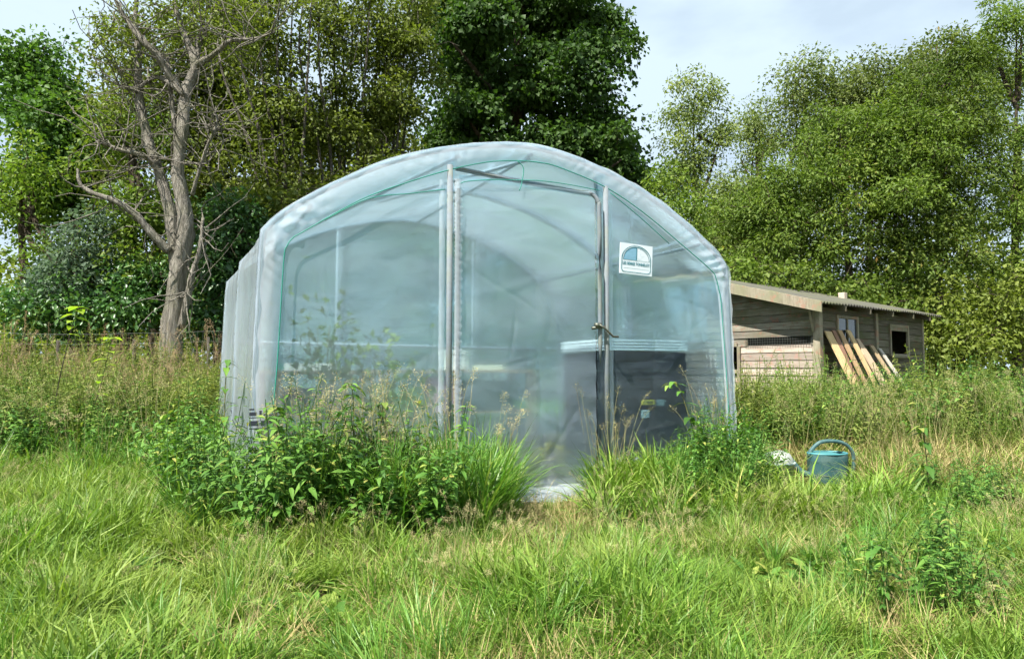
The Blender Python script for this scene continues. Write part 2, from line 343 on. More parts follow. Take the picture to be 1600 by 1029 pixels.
        tag(obj('crown', leaves_mesh('crown', P - B, D, Nn, Ln, wr, rnd), lmat, root), kind='stuff')
    return root
def ground_pt(px, Y, dz=0):
    x = (px - CX) / FPX * Y; return np.array([x, Y, float(gz(x, Y)) + dz])

def build_trees():
    # ---- the gnarled tree at the left
    Y = 9.6; b = ground_pt(266, Y, -.1)
    def pth(pts, dy=0): return [at(x, y, Y + d) for (x, y, d) in pts]
    paths = [
        ([b] + pth([(270, 500, 0), (281, 420, 0), (292, 350, 0), (279, 271, 0), (286, 198, 0), (291, 142, .1), (304, 102, .1), (286, 55, .2), (272, 8, .2), (268, -60, .2)]), [.185, .145, .12, .108, .088, .084, .075, .06, .048, .035, .018]),
        (pth([(276, 440, .05), (268, 340, .15), (254, 281, .2), (236, 225, .3), (223, 165, .3), (218, 112, .3), (216, 70, .35), (213, 30, .4), (218, -70, .4)]), [.09, .085, .08, .07, .06, .052, .045, .035, .02]),
        (pth([(301, 104, .1), (325, 92, 0), (342, 79, -.1), (362, 63, -.2), (398, 61, -.2), (430, 50, -.3)]), [.06, .045, .035, .028, .02, .01]),
        (pth([(284, 145, .1), (262, 115, 0), (246, 89, -.1), (223, 63, -.2), (197, 30, -.2), (176, -10, -.3)]), [.06, .055, .05, .045, .035, .02]),
        (pth([(256, 285, .2), (240, 258, .1), (223, 244, 0), (190, 236, -.1), (150, 221, -.2)]), [.05, .045, .04, .03, .012]),
        (pth([(264, 392, 0), (243, 371, -.1), (219, 343, -.2), (187, 317, -.3), (130, 294, -.4), (121, 264, -.4)]), [.06, .055, .05, .04, .03, .015]),
        (pth([(300, 305, 0), (312, 264, -.1), (325, 225, -.2), (339, 192, -.2), (334, 172, -.2)]), [.03, .025, .02, .016, .01]),
        (pth([(283, 512, -.05), (292, 470, -.1), (300, 430, -.1), (312, 390, -.1), (318, 340, 0)]), [.05, .05, .04, .03, .02]),
        (pth([(278, 262, .05), (274, 200, .1), (266, 142, .1), (262, 90, .2)]), [.05, .04, .03, .015]),
        (pth([(289, 150, 0), (262, 128, 0), (240, 120, .2), (210, 140, .2), (180, 130, .2)]), [.04, .035, .03, .02, .01]),
        (pth([(304, 104, .1), (312, 60, .3), (335, 20, .4), (345, -40, .4)]), [.06, .05, .035, .02]),
    ]
    lob = [lobe(200, 60, Y + .4, 75, 70, .7), lobe(280, 20, Y + .4, 90, 50, .8), lobe(190, 160, Y + .8, 40, 60, .5), lobe(360, 30, Y + .4, 60, 50, .7)]
    grow('gnarled_tree', 'tall gnarled grey-barked tree with twin stems and bare twisted limbs beside the wire fence', b, paths, lob, 120, 44, .07, M['alder'], M['bark'], .20, 11, .5, .006, bare=320, sides=12, barer=.011)
    # ---- the dark broad-leaved tree behind the greenhouse
    Y = 16.5; b = ground_pt(800, Y, -.1)
    paths = [([b, at(800, 500, Y), at(795, 300, Y), at(805, 150, Y), at(810, -40, Y), at(812, -180, Y)], [.28, .25, .21, .17, .10, .03])]
    for k, (x, y) in enumerate([(720, 170), (900, 190), (700, 60), (920, 60), (970, 250), (690, 250), (760, -60), (860, -80)]):
        paths.append(([at(800, y + 130, Y), at((800 + x) / 2, y + 60, Y + (.9 if k % 2 else -.9)), at(x, y, Y + (1.2 if k % 2 else -1.2))], [.09, .06, .02]))
    lob = [lobe(805, 60, Y, 140, 110), lobe(800, -110, Y, 120, 110), lobe(720, 170, Y - .3, 65, 70), lobe(880, 130, Y - .5, 85, 85), lobe(820, 200, Y, 150, 75), lobe(955, 235, Y, 75, 55), lobe(965, 90, Y, 30, 60), lobe(985, 300, Y, 50, 40), lobe(700, 60, Y, 42, 80), lobe(690, 210, Y, 48, 45), lobe(920, 30, Y, 48, 70), lobe(790, 270, Y + .5, 150, 50), lobe(870, -20, Y, 100, 90), lobe(760, 0, Y, 90, 90)]
    grow('broadleaf_tree', 'big dark green dense broadleaf tree towering behind the greenhouse', b, paths, lob, 600, 130, .125, M['maple'], M['bark2'], .40, 21, .85, .008, shell=.70, flat=.40, drooping=.5, bough=.62)
    # ---- slim upright stems, left of the big tree
    for i, (bx, Y, stems, sd_, lab) in enumerate([
        (450, 12.4, [(385, -50), (415, -90), (440, -60), (462, -80), (490, -60), (350, -30)], 31, 'slim multi-stemmed alder just right of the gnarled tree, full of small olive leaves'),
        (530, 12.9, [(505, -60), (530, -90), (556, -60), (580, -40), (476, -20), (600, -10), (545, 20)], 32, 'fan of slim upright alder stems halfway between gnarled tree and dark tree'),
        (590, 13.6, [(600, -50), (630, -60), (655, -40), (572, -70), (640, 20), (615, 30)], 33, 'thin-stemmed alder with sparse crown touching the big dark tree'),
        (395, 14.2, [(330, -30), (370, -60), (400, -90), (310, 20)], 34, 'leafy olive alder growing behind the gnarled tree')]):
        b = ground_pt(bx, Y, -.1); r = random.Random(sd_); paths = []
        for (x, y) in stems:
            dy = r.uniform(-.8, .8); k = r.uniform(.3, .5)
            paths.append(([b + [r.uniform(-.2, .2), r.uniform(-.2, .2), 0], at(bx + (x - bx) * .28, 400, Y + dy * .3), at(bx + (x - bx) * .6, 230, Y + dy * .7), at(x - 8, 90, Y + dy), at(x, y, Y + dy)], [.042, .034, .028, .02, .008]))
        cx = sum(x for x, y in stems) / len(stems)
        lob = [lobe(cx, 40, Y, 85, 110, 1.2), lobe(cx, 170, Y, 80, 80, 1.2), lobe(cx - 10, 300, Y - .3, 75, 75, 1.1), lobe(cx + 5, 400, Y - .3, 85, 70, 1.0)]
        grow('alder_tree', lab, b, paths, lob, 230, 62, .085, M['alder'], M['bark3'], .25, sd_, .62, .006, bare=80, shell=.2, along=80, sides=7, bough=.5)
    # ---- right of the big tree and the wood at the right
    def plain(nm, lab, bx, Y, top, lobs, ncl, lpc, leaf, mat, seed, spread=.34, wr=.5, bare=5, nst=5, shell=.45, flat=.6, bark='bark2', tr=.13, bough=.7):
        b = ground_pt(bx, Y, -.1); r = random.Random(seed)
        paths = [([b, at(bx + r.uniform(-8, 8), 450, Y), at(bx + r.uniform(-12, 12), (450 + top) / 2, Y), at(bx + r.uniform(-8, 8), top + 45, Y)], [tr, tr * .7, tr * .3, .008])]
        for k in range(nst):
            f = r.uniform(.25, .75); y0 = 450 + (top - 450) * f; l = r.choice(lobs); c = np.array(l[:3]) + [r.uniform(-.4, .4) * l[3], r.uniform(-.4, .4) * l[4], r.uniform(-.2, .5) * l[5]]
            a = at(bx, y0, Y); paths.append(([a, (a + c) / 2 + [0, 0, -.1], c], [tr * .45, tr * .3, .015]))
        return grow(nm, lab, b, paths, lobs, ncl, lpc, leaf, mat, M[bark], spread, seed, wr, .006, bare=bare, shell=shell, flat=flat, sides=7, bough=bough)
    plain('birch_tree', 'slender pale green birch between the big dark tree and the sky gap', 1090, 19, 110, [lobe(1085, 170, 19, 52, 62), lobe(1070, 250, 19, 55, 70), lobe(1105, 330, 19, 60, 70), lobe(1060, 400, 18.6, 80, 80), lobe(1120, 230, 19, 40, 60)], 300, 70, .10, M['birch'], 41, .27, bough=.45)
    plain('birch_tree', 'pale feathery birch standing behind the sky gap right of centre', 1185, 22, 160, [lobe(1190, 195, 22, 45, 45), lobe(1170, 300, 22, 42, 60), lobe(1200, 380, 21, 70, 80), lobe(1150, 400, 21, 60, 70), lobe(1160, 250, 22, 40, 40)], 260, 60, .10, M['birch'], 42, .28, bough=.5)
    plain('ash_tree', 'light green round-topped ash right of the sky gap', 1258, 20, 80, [lobe(1258, 135, 20, 55, 48), lobe(1235, 190, 20, 70, 40), lobe(1290, 190, 20, 60, 55), lobe(1250, 330, 20, 90, 80), lobe(1310, 130, 20, 50, 45)], 330, 55, .11, M['birch'], 43, .33, shell=.6)
    plain('ash_tree', 'light green ash with its top just above the willow, nearer the right edge', 1360, 19, 85, [lobe(1355, 135, 19, 60, 45), lobe(1400, 150, 19, 50, 55), lobe(1470, 110, 19, 60, 60), lobe(1560, 110, 19, 60, 70), lobe(1340, 230, 19, 90, 60), lobe(1410, 110, 19, 60, 40)], 420, 55, .11, M['birch'], 44, .33, shell=.6)
    plain('willow_tree', 'tall olive green willow rising at the right edge above the hut', 1470, 14.5, 25, [lobe(1480, 90, 14.5, 45, 60), lobe(1455, 180, 14.3, 75, 80), lobe(1500, 260, 14, 80, 100), lobe(1420, 280, 14, 80, 80), lobe(1450, 400, 13.8, 95, 80)], 420, 120, .088, M['willow'], 45, .25, .40, shell=.66, flat=.5)
    plain('willow_tree', 'broad olive green willow directly behind the hut roof', 1320, 14, 160, [lobe(1330, 210, 14, 75, 60), lobe(1260, 280, 14, 75, 60), lobe(1340, 320, 13.7, 100, 85), lobe(1240, 370, 13.7, 90, 75), lobe(1320, 430, 13.6, 110, 60), lobe(1200, 320, 14, 50, 70), lobe(1400, 230, 13.8, 70, 90)], 480, 120, .088, M['willow'], 46, .25, .40, shell=.66, flat=.5)
    plain('willow_tree', 'olive green willow wholly beyond the right end of the hut', 1590, 15, -30, [lobe(1590, 60, 15, 75, 90), lobe(1560, 220, 15, 75, 110), lobe(1590, 380, 14.5, 90, 110)], 260, 110, .088, M['willow'], 47, .26, .40, shell=.66, flat=.5)
    plain('oak_tree', 'dark leafy tree cut off by the left edge of the picture', 118, 14, 90, [lobe(100, 180, 14, 48, 70), lobe(80, 280, 14, 60, 70), lobe(60, 120, 14, 50, 70), lobe(130, 250, 14, 50, 80)], 300, 80, .11, M['maple'], 48, .3, .7)
    plain('hazel_tree', 'yellow-green bushy hazel behind the gnarled tree trunk', 205, 11.5, 110, [lobe(190, 190, 11.5, 40, 70), lobe(215, 330, 11.2, 60, 80), lobe(230, 430, 11, 70, 60)], 160, 60, .085, M['bright'], 49, .26, .6)
    plain('hazel_tree', 'leafy hazel at the far left beyond the fence', 40, 12.5, 200, [lobe(40, 300, 12.5, 70, 90), lobe(60, 420, 12, 80, 80)], 110, 55, .09, M['bright'], 50, .28, .6)
    plain('hazel_tree', 'olive hazel deep behind the slim alder stems, nearer the gnarled tree', 430, 15.8, 130, [lobe(400, 200, 15.8, 80, 70), lobe(470, 260, 15.6, 80, 70), lobe(380, 320, 15.6, 80, 70), lobe(450, 390, 15.4, 100, 70)], 240, 80, .10, M['alder'], 51, .3, .6)
    plain('hazel_tree', 'olive hazel deep behind the slim alder stems, nearer the big dark tree', 570, 16, 130, [lobe(550, 200, 16, 80, 70), lobe(620, 250, 15.8, 70, 80), lobe(560, 310, 15.6, 90, 60), lobe(640, 360, 15.6, 80, 80)], 240, 80, .10, M['alder'], 52, .3, .6)
    plain('hazel_tree', 'olive leafy tree filling the view right behind the gnarled stems', 240, 13.2, 20, [lobe(225, 130, 13.2, 60, 80), lobe(290, 200, 13.2, 70, 90), lobe(200, 260, 13, 60, 70), lobe(320, 90, 13.4, 60, 80), lobe(330, 300, 13.2, 60, 80)], 330, 80, .09, M['alder'], 53, .27, .6)
    plain('hazel_tree', 'pale green tree low between the birch and the round-topped ash', 1165, 17, 250, [lobe(1160, 320, 17, 60, 60), lobe(1190, 400, 16.6, 80, 70), lobe(1120, 390, 16.6, 60, 70)], 220, 80, .095, M['birch'], 54, .27, .55)
def bush(nm, lab, px, Y, lobs, ncl, lpc, leaf, mat, seed, spread=.26, wr=.6, shell=.55):
    b = ground_pt(px, Y, -.05); r = random.Random(seed); paths = []
    for k in range(5):
        l = r.choice(lobs); c = np.array(l[:3]); a = b + [r.uniform(-.25, .25), r.uniform(-.2, .2), 0]; paths.append(([a, (a + c) / 2 + [r.uniform(-.2, .2), 0, .1], c + [0, 0, l[5] * .4]], [.03, .022, .008]))
    return grow(nm, lab, b, paths, lobs, ncl, lpc, leaf, mat, M['bark2'], spread, seed, wr, .005, cat='bush', shell=shell, sides=6, bare=10)
def build_bushes():
    bush('sallow_bush', 'rounded grey-green sallow bush at the left edge behind the fence', 150, 10.4, [lobe(140, 380, 10.4, 50, 60), lobe(110, 430, 10.2, 60, 60)], 80, 60, .075, M['bluish'], 61, .2)
    bush('bramble_bush', 'dark bramble thicket at the foot of the gnarled tree, on its left', 180, 10.3, [lobe(170, 470, 10.3, 90, 45), lobe(80, 480, 10.2, 90, 50), lobe(220, 430, 10.6, 50, 50)], 130, 60, .085, M['bramble'], 62, .22)
    bush('bramble_bush', 'dark green bush between the gnarled tree trunk and the greenhouse', 345, 10.6, [lobe(345, 440, 10.6, 50, 80), lobe(370, 360, 10.8, 60, 70), lobe(320, 490, 10.3, 45, 45)], 150, 60, .085, M['bramble'], 63, .22)
    bush('elder_bush', 'mid green bush showing above the left shoulder of the greenhouse', 440, 11.4, [lobe(440, 330, 11.4, 70, 60), lobe(470, 430, 11.3, 90, 80), lobe(400, 420, 11.2, 50, 70)], 150, 60, .09, M['alder'], 64, .24)
    bush('elder_bush', 'leafy bush low behind the greenhouse, under the slim alder stems', 600, 12.2, [lobe(590, 300, 12.2, 80, 45), lobe(640, 400, 12.2, 110, 80), lobe(560, 440, 12, 90, 70)], 190, 60, .09, M['alder'], 65, .24)
    bush('elder_bush', 'shaded bush low behind the greenhouse, under the big dark tree', 800, 13, [lobe(800, 380, 13, 150, 80), lobe(760, 480, 12.8, 150, 60), lobe(700, 290, 13, 60, 40)], 190, 60, .10, M['maple'], 66, .26)
    bush('elder_bush', 'yellow-green bush showing above the right shoulder of the greenhouse', 1080, 13.2, [lobe(1065, 350, 13.4, 65, 65), lobe(1110, 420, 13, 80, 50), lobe(1000, 440, 13, 90, 70), lobe(1040, 290, 13.8, 45, 45)], 190, 60, .085, M['willow'], 67, .24)
    bush('bramble_bush', 'dark bush in the shade at the far end of the hut', 1480, 12.6, [lobe(1475, 470, 12.8, 45, 60), lobe(1500, 530, 12.4, 70, 50), lobe(1580, 480, 12.6, 70, 80)], 130, 60, .09, M['alder'], 68, .24)
    bush('bramble_bush', 'dark bush hugging the back of the hut roof', 1230, 13.2, [lobe(1200, 440, 13.2, 80, 50), lobe(1300, 460, 13.4, 100, 45), lobe(1400, 480, 13.4, 80, 40)], 130, 60, .09, M['willow'], 69, .24)
    # the wood behind: a mass of leaves that closes the view
    r = np.random.default_rng(5); n = 60000
    X = r.uniform(-26, 34, n); Yb = r.uniform(19, 27, n); top = 4.2 + 1.5 * np.sin(X * .5) + 1.0 * np.sin(X * 1.3 + 1) + r.normal(size=n) * .4
    top = np.where((X > 5.5) & (X < 9), np.minimum(top, 4.0), top)
    Z = r.random(n) ** .8 * top
    P = np.stack([X, Yb, Z], 1)
    tag(obj('woodland', leaves_mesh('woodland', P, r.normal(size=(n, 3)), norm(r.normal(size=(n, 3)) * .6 + [0, 0, 1]), r.uniform(.16, .34, n), .7, r.random(n)), M['alder']), 'mass of leafy undergrowth far back in the wood', 'woodland', kind='stuff')
build_trees(); build_bushes()

# ------------------------------------------------------------------ the polytunnel
TA = np.array([-1.75, 4.25, 0.]); TH = R(25); TU = np.array([math.cos(TH), math.sin(TH), 0]); TX = R(27.3); TN = np.array([-math.sin(TX), math.cos(TX), 0]); TW = 4.2; TL = 3.0
def TP(s, t, z): return TA + TU * s + TN * t + np.array([0, 0, z])
HALF = [(0.0, -.06), (.054, .243), (.083, .69), (.1, 1.313), (.117, 1.82), (.135, 1.916), (.194, 1.985), (.274, 2.058), (.48, 2.204), (.695, 2.334), (.92, 2.454), (1.156, 2.551), (1.403, 2.633), (1.767, 2.715), (2.1, 2.749)]
def arch(n=90):
    P = np.array(HALF + [(TW - s, z) for s, z in HALF[-2::-1]]); P = np.stack([P[:, 0], np.zeros(len(P)), P[:, 1]], 1)
    S = smooth_path(P, 6); d = np.r_[0, np.cumsum(np.linalg.norm(np.diff(S, axis=0), axis=1))]; q = np.linspace(0, d[-1], n)
    return np.stack([np.interp(q, d, S[:, 0]), np.interp(q, d, S[:, 2])], 1)
ARC = arch()
def arc_z(s): # height of the roof line at s
    m = (ARC[:, 0] > .12) & (ARC[:, 0] < TW - .12); return np.interp(s, ARC[m, 0], ARC[m, 1])
GREEN = [(.17, .05), (.199, .728), (.22, 1.063), (.245, 1.70), (.262, 1.80), (.30, 1.862), (.36, 1.905), (.742, 2.165), (1.08, 2.33), (1.404, 2.464), (1.70, 2.56), (1.95, 2.603), (2.15, 2.615), (2.33, 2.598), (2.755, 2.49), (3.14, 2.313), (3.547, 2.068), (3.86, 1.87), (3.915, 1.80), (3.945, 1.70), (3.971, 1.548), (4.026, .742), (4.05, .05)]
def grid_faces(nx, ny):
    i, j = np.meshgrid(np.arange(nx - 1), np.arange(ny - 1)); a = (j * nx + i).ravel(); return np.stack([a, a + 1, a + nx + 1, a + nx], 1)
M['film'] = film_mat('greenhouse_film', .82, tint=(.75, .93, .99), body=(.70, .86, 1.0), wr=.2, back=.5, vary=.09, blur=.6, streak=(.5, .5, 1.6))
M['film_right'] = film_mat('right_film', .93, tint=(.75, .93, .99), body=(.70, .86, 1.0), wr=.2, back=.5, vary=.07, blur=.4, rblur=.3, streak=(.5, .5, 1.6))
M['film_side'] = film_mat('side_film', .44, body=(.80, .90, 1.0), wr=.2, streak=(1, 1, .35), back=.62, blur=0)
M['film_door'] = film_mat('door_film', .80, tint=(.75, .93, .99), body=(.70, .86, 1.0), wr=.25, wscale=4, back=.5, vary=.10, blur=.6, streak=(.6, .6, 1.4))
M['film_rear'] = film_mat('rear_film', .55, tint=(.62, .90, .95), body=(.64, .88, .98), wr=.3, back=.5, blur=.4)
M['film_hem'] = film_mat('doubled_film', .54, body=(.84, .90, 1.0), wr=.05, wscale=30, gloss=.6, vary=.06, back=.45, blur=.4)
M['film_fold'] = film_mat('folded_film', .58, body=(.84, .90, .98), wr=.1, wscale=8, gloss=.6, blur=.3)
M['steel'] = simple('galvanised_steel', (.16, .185, .21), .8, .0, .2, .25, 30, dirt=((.20, .22, .14), 7, .5))
M['steel_pale'] = simple('bright_steel', (.38, .42, .46), .55, .15, .4, .15, 30)
M['steel_dark'] = simple('weathered_steel', (.20, .23, .23), .5, .6, .5, .3, 30, dirt=((.10, .13, .05), 9, .7))
M['cord'] = simple('green_cord', (.02, .22, .17), .5)
M['ink'] = simple('printed_ink', (.03, .035, .05), .6)
def build_tunnel():
    root = thing('greenhouse_tunnel', 'clear plastic film greenhouse tunnel on steel hoops standing in long grass', 'greenhouse', TA)
    A0 = TA
    r = np.random.default_rng(3)
    # covering film over the hoops, drawn in between them
    nt_ = 61; ts = np.linspace(-.02, TL + .02, nt_); na = len(ARC); c = np.array([TW / 2, 1.0]); V = []
    for t in ts:
        fr = (t / 1.5) % 1.0; sag = .04 * (abs(math.sin(math.pi * fr)) ** .55) if 0 < t < TL else 0
        for k, (s, z) in enumerate(ARC):
            d = np.array([s, z]) - c; d /= np.linalg.norm(d); kk = k / na
            side = 1.0 if (z < 1.7) else .55
            wv = .006 * math.sin(40 * kk + 9 * t) * math.sin(5 * t + 1)
            q = np.array([s, z]) + d * (.023 - sag * side * (1 if z > .15 else .3) + wv)
            V.append(TP(q[0], t, q[1]) - A0)
    obj('cover_film', mesh_np('cover_film', V, grid_faces(na, nt_), smooth=True), M['film_side'], root)
    # folds standing over each hoop
    for t in (0, 1.5, 3.0):
        V, F = tube([TP(s, t, z) - A0 for s, z in ARC], .02, 8); MB().add(V, F).build('hoop', M['steel_pale'], root, smooth=True)
        V = []
        for k, (s, z) in enumerate(ARC):
            d = np.array([s, z]) - c; d /= np.linalg.norm(d)
            for j, (o_, dt) in enumerate([(.016, -.04), (.0225, -.02), (.025, 0), (.0225, .02), (.016, .045)]):
                wob = .008 * math.sin(k * 1.9 + j); q = np.array([s, z]) + d * (o_ + .002 * math.sin(k * 2.3 + j * 2)); V.append(TP(q[0], t + dt + (wob if j in (0, 4) else 0), q[1]) - A0)
        obj('film_fold', mesh_np('film_fold', V, grid_faces(5, na), smooth=True), M['film_fold'], root)
    # hem band on the front: from the hoop inward to the cord, gathered
    G = smooth_path([(s, 0, z) for s, z in GREEN], 6); d = np.r_[0, np.cumsum(np.linalg.norm(np.diff(G, axis=0), axis=1))]; q = np.linspace(0, d[-1], 700)
    G = np.stack([np.interp(q, d, G[:, 0]), np.interp(q, d, G[:, 2])], 1)
    a2 = arch(700); m = 10; V = []
    for k in range(700):
        for j in range(m):
            f = j / (m - 1); p = a2[k] * (1 - f) + G[k] * f
            corner = math.exp(-((k - 178) / 24) ** 2) + math.exp(-((k - 521) / 24) ** 2)
            w_ = (.0011 + .0009 * math.sin(k * .05) + .005 * corner) * (math.sin(k * .7 + 6 * f + 2.3 * math.sin(k * .13)) + .7 * math.sin(k * .31 - 9 * f + 2 * math.sin(k * .07)) + .8 * math.sin(14 * f + 3 * math.sin(k * .03))) * math.sin(math.pi * min(1, f * 1.05)) 
            V.append(TP(p[0], -.026 - .016 * math.sin(math.pi * f) + w_, p[1] + .02 * (1 - f)) - A0)
    obj('film_hem', mesh_np('film_hem', V, grid_faces(m, 700), smooth=True), M['film_hem'], root)
    V, F = tube([TP(s, -.056, z) - A0 for s, z in G], .0042, 6); MB().add(V, F).build('cord', M['cord'], root, smooth=True)
    for P in ([(.50, 2.0), (.80, 2.18), (1.1, 2.25), (1.36, 2.31)], [(1.47, 2.36), (1.53, 2.39), (1.75, 2.43), (1.95, 2.45), (2.15, 2.47), (2.4, 2.47), (2.70, 2.455)], [(1.95, 2.60), (2.0, 2.55), (1.985, 2.43), (1.965, 2.37)], [(2.80, 2.45), (3.1, 2.27), (3.40, 2.07)]):
        V, F = tube(smooth_path([TP(s, -.058, z) - A0 for s, z in P], 5), .0036, 5); MB().add(V, F).build('cord', M['cord'], root, smooth=True)
    # front end wall, in panels round the door
    def creases(S, Z, s0, s1, z1, n, seed, amp=.006):
        q = np.random.default_rng(seed); D = np.zeros_like(S)
        for k in range(n):
            a = np.array([q.uniform(s0, s1), q.uniform(.2, z1)]); an = q.choice([q.normal(.35, .25), q.normal(2.7, .3), q.normal(1.5, .15)]); ln = q.uniform(.25, .9); d = np.array([math.cos(an), math.sin(an)])
            u = (S - a[0]) * d[0] + (Z - a[1]) * d[1]; v = -(S - a[0]) * d[1] + (Z - a[1]) * d[0] + .03 * np.sin(u * 6 + k)
            D += q.choice([-1, 1]) * q.uniform(.4, 1.2) * amp * np.exp(-(v / q.uniform(.012, .035)) ** 2) * np.exp(-(u / (ln * .5)) ** 4)
        return D
    def panel(name, s0, s1, z0, ztop, mat, t0=-.012, ns=110, nz_=150, ncr=26, sd_=0, parent=None, extra=None):
        u, v = np.meshgrid(np.linspace(0, 1, ns), np.linspace(0, 1, nz_)); S = s0 + (s1 - s0) * u; ZT = np.array([ztop(x) for x in s0 + (s1 - s0) * np.linspace(0, 1, ns)])[None, :]; Z = z0 + (ZT - z0) * v
        e = np.sin(np.pi * u) ** .6 * np.sin(np.pi * v) ** .5
        W = e * (.010 * np.sin(3 * S + 5.5 * Z + sd_) + .005 * np.sin(9 * S - 6 * Z + sd_ * 2) + creases(S, Z, s0, s1, float(ZT.max()), ncr, 70 + sd_))
        if extra is not None: W = W + extra(u, v, S, Z)
        P = TA[None, None] + S[..., None] * TU + (t0 + W)[..., None] * TN + Z[..., None] * np.array([0, 0, 1.]) - A0
        return obj(name, mesh_np(name, P.reshape(-1, 3), grid_faces(ns, nz_), smooth=True), mat, root if parent is None else parent)
    zl = lambda s: float(arc_z(np.clip(s, .16, TW - .16))) - .02
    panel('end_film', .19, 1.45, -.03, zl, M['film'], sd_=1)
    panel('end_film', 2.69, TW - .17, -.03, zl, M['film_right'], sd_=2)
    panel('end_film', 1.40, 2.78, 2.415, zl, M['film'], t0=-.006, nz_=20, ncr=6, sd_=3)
    # rear end wall with its own posts
    panel('rear_film', .10, TW - .10, -.05, zl, M['film_rear'], t0=TL + .02, ns=80, nz_=60, ncr=16, sd_=5)
    for s in (1.25, 2.9):
        V, F = tube([TP(s, TL - .02, -.05) - A0, TP(s, TL - .02, zl(s)) - A0], .015, 8); MB().add(V, F).build('rear_post', M['steel_pale'], root, smooth=True)
    V, F = tube([TP(.15, TL - .03, 1.28) - A0, TP(TW - .15, TL - .03, 1.24) - A0], .017, 8); MB().add(V, F).build('rear_rail', M['steel_pale'], root, smooth=True)
    # ridge and brace bars
    for P in ([(2.1, 0, 2.69), (2.1, TL, 2.69)], [(.42, 0, 2.1), (.42, TL, 2.1)], [(TW - .42, 0, 2.1), (TW - .42, TL, 2.1)], [(1.5, .02, 2.6), (.42, 1.5, 2.12)], [(2.7, .02, 2.58), (3.8, 1.5, 2.0)], [(2.10, .03, 2.66), (1.3, 1.5, 2.56)]):
        V, F = tube([TP(*p) - A0 for p in P], .016, 7); MB().add(V, F).build('brace_bar', M['steel_pale'], root, smooth=True)
    # posts
    for s, zt in ((1.402, 2.50), (2.762, 2.50)):
        V, F = tube([TP(s, -.045, -.05) - A0, TP(s, -.045, zt) - A0], .022, 10); MB().add(V, F).build('door_post', M['steel'], root, smooth=True)
    # film clips wrapped along the left post, rough edge of small holes
    V = []
    for k in range(140):
        z = .2 + 2.2 * k / 139
        for j in range(3): V.append(TP(1.438 + .028 * j + .007 * math.sin(k * 1.7 + j) * (j == 2) + .004 * math.sin(k * 3.1), -.056 - .012 * (j == 1), z) - A0)
    obj('film_edge', mesh_np('film_edge', V, grid_faces(3, 140), smooth=True), M['film_hem'], root)
    for s0, s1 in ((1.33, 1.375), (2.795, 2.84)):
        V = []
        for k in range(80):
            z = -.03 + 2.42 * k / 79
            for j in range(4): V.append(TP(s0 + (s1 - s0) * j / 3, -.022 - .006 * math.sin(math.pi * j / 3) + .003 * math.sin(k * .7 + j), z) - A0)
        obj('film_strip', mesh_np('film_strip', V, grid_faces(4, 80), smooth=True), M['film_fold'], root)
    # the door: bent tube frame with film, latch
    door = obj('door', None, None, root); door.empty_display_size = .1
    fr_ = smooth_path([TP(1.468, -.05, .03) - A0, TP(1.468, -.05, 1.2) - A0, TP(1.468, -.05, 2.33) - A0], 8)
    MB().tube(fr_, .014, 8).build('door_stile', M['steel_dark'], door, smooth=True)
    fr_ = smooth_path([TP(s, t, z) - A0 for s, t, z in ((2.685, -.066, .03), (2.685, -.066, 1.2), (2.685, -.066, 2.22), (2.682, -.055, 2.36), (2.63, -.03, 2.425), (2.5, .0, 2.44), (2.0, .01, 2.465), (1.47, .01, 2.50))], 6)
    MB().tube(fr_, .018, 10).build('door_stile', M['steel'], door, smooth=True)
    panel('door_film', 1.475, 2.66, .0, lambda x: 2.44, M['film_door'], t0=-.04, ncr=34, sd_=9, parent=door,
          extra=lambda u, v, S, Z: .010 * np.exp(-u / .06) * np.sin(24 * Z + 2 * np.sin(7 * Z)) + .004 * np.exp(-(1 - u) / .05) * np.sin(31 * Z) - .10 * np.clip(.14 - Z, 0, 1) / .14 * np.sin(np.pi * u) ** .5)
    # bottom edge of the door film spreading onto the ground
    V = []
    for j in range(7):
        for i in range(50):
            s = 1.60 + 1.05 * i / 49; f = j / 6; p = TP(s, -.10 - .17 * f * (.8 + .2 * math.sin(5 * s + 1)), 0)
            V.append(TP(s, -.10 - .17 * f * (.8 + .2 * math.sin(5 * s + 1)), float(gz(p[0], p[1])) + .10 * (1 - f) ** 2 + .022 + .005 * math.sin(17 * s + 5 * f) + .003 * math.sin(47 * s - 9 * f)) - A0)
    obj('door_skirt', mesh_np('door_skirt', V, grid_faces(50, 7), smooth=True), M['film_hem'], door)
    # latch: bracket and diagonal bar
    lt = MB()
    def lb(P, rr): V, F = tube([TP(*p) - A0 for p in P], rr, 8); lt.add(V, F)
    lb([(2.625, -.085, 1.345), (2.675, -.085, 1.345)], .020); lb([(2.60, -.08, 1.32), (2.72, -.08, 1.335)], .012)
    lb([(2.655, -.10, 1.35), (2.70, -.11, 1.32), (2.775, -.115, 1.255), (2.825, -.115, 1.255)], .0085)
    lt.build('door_latch', simple('latch_metal', (.10, .11, .09), .5, .6, dirt=((.20, .12, .06), 20, .6)), door, smooth=True)
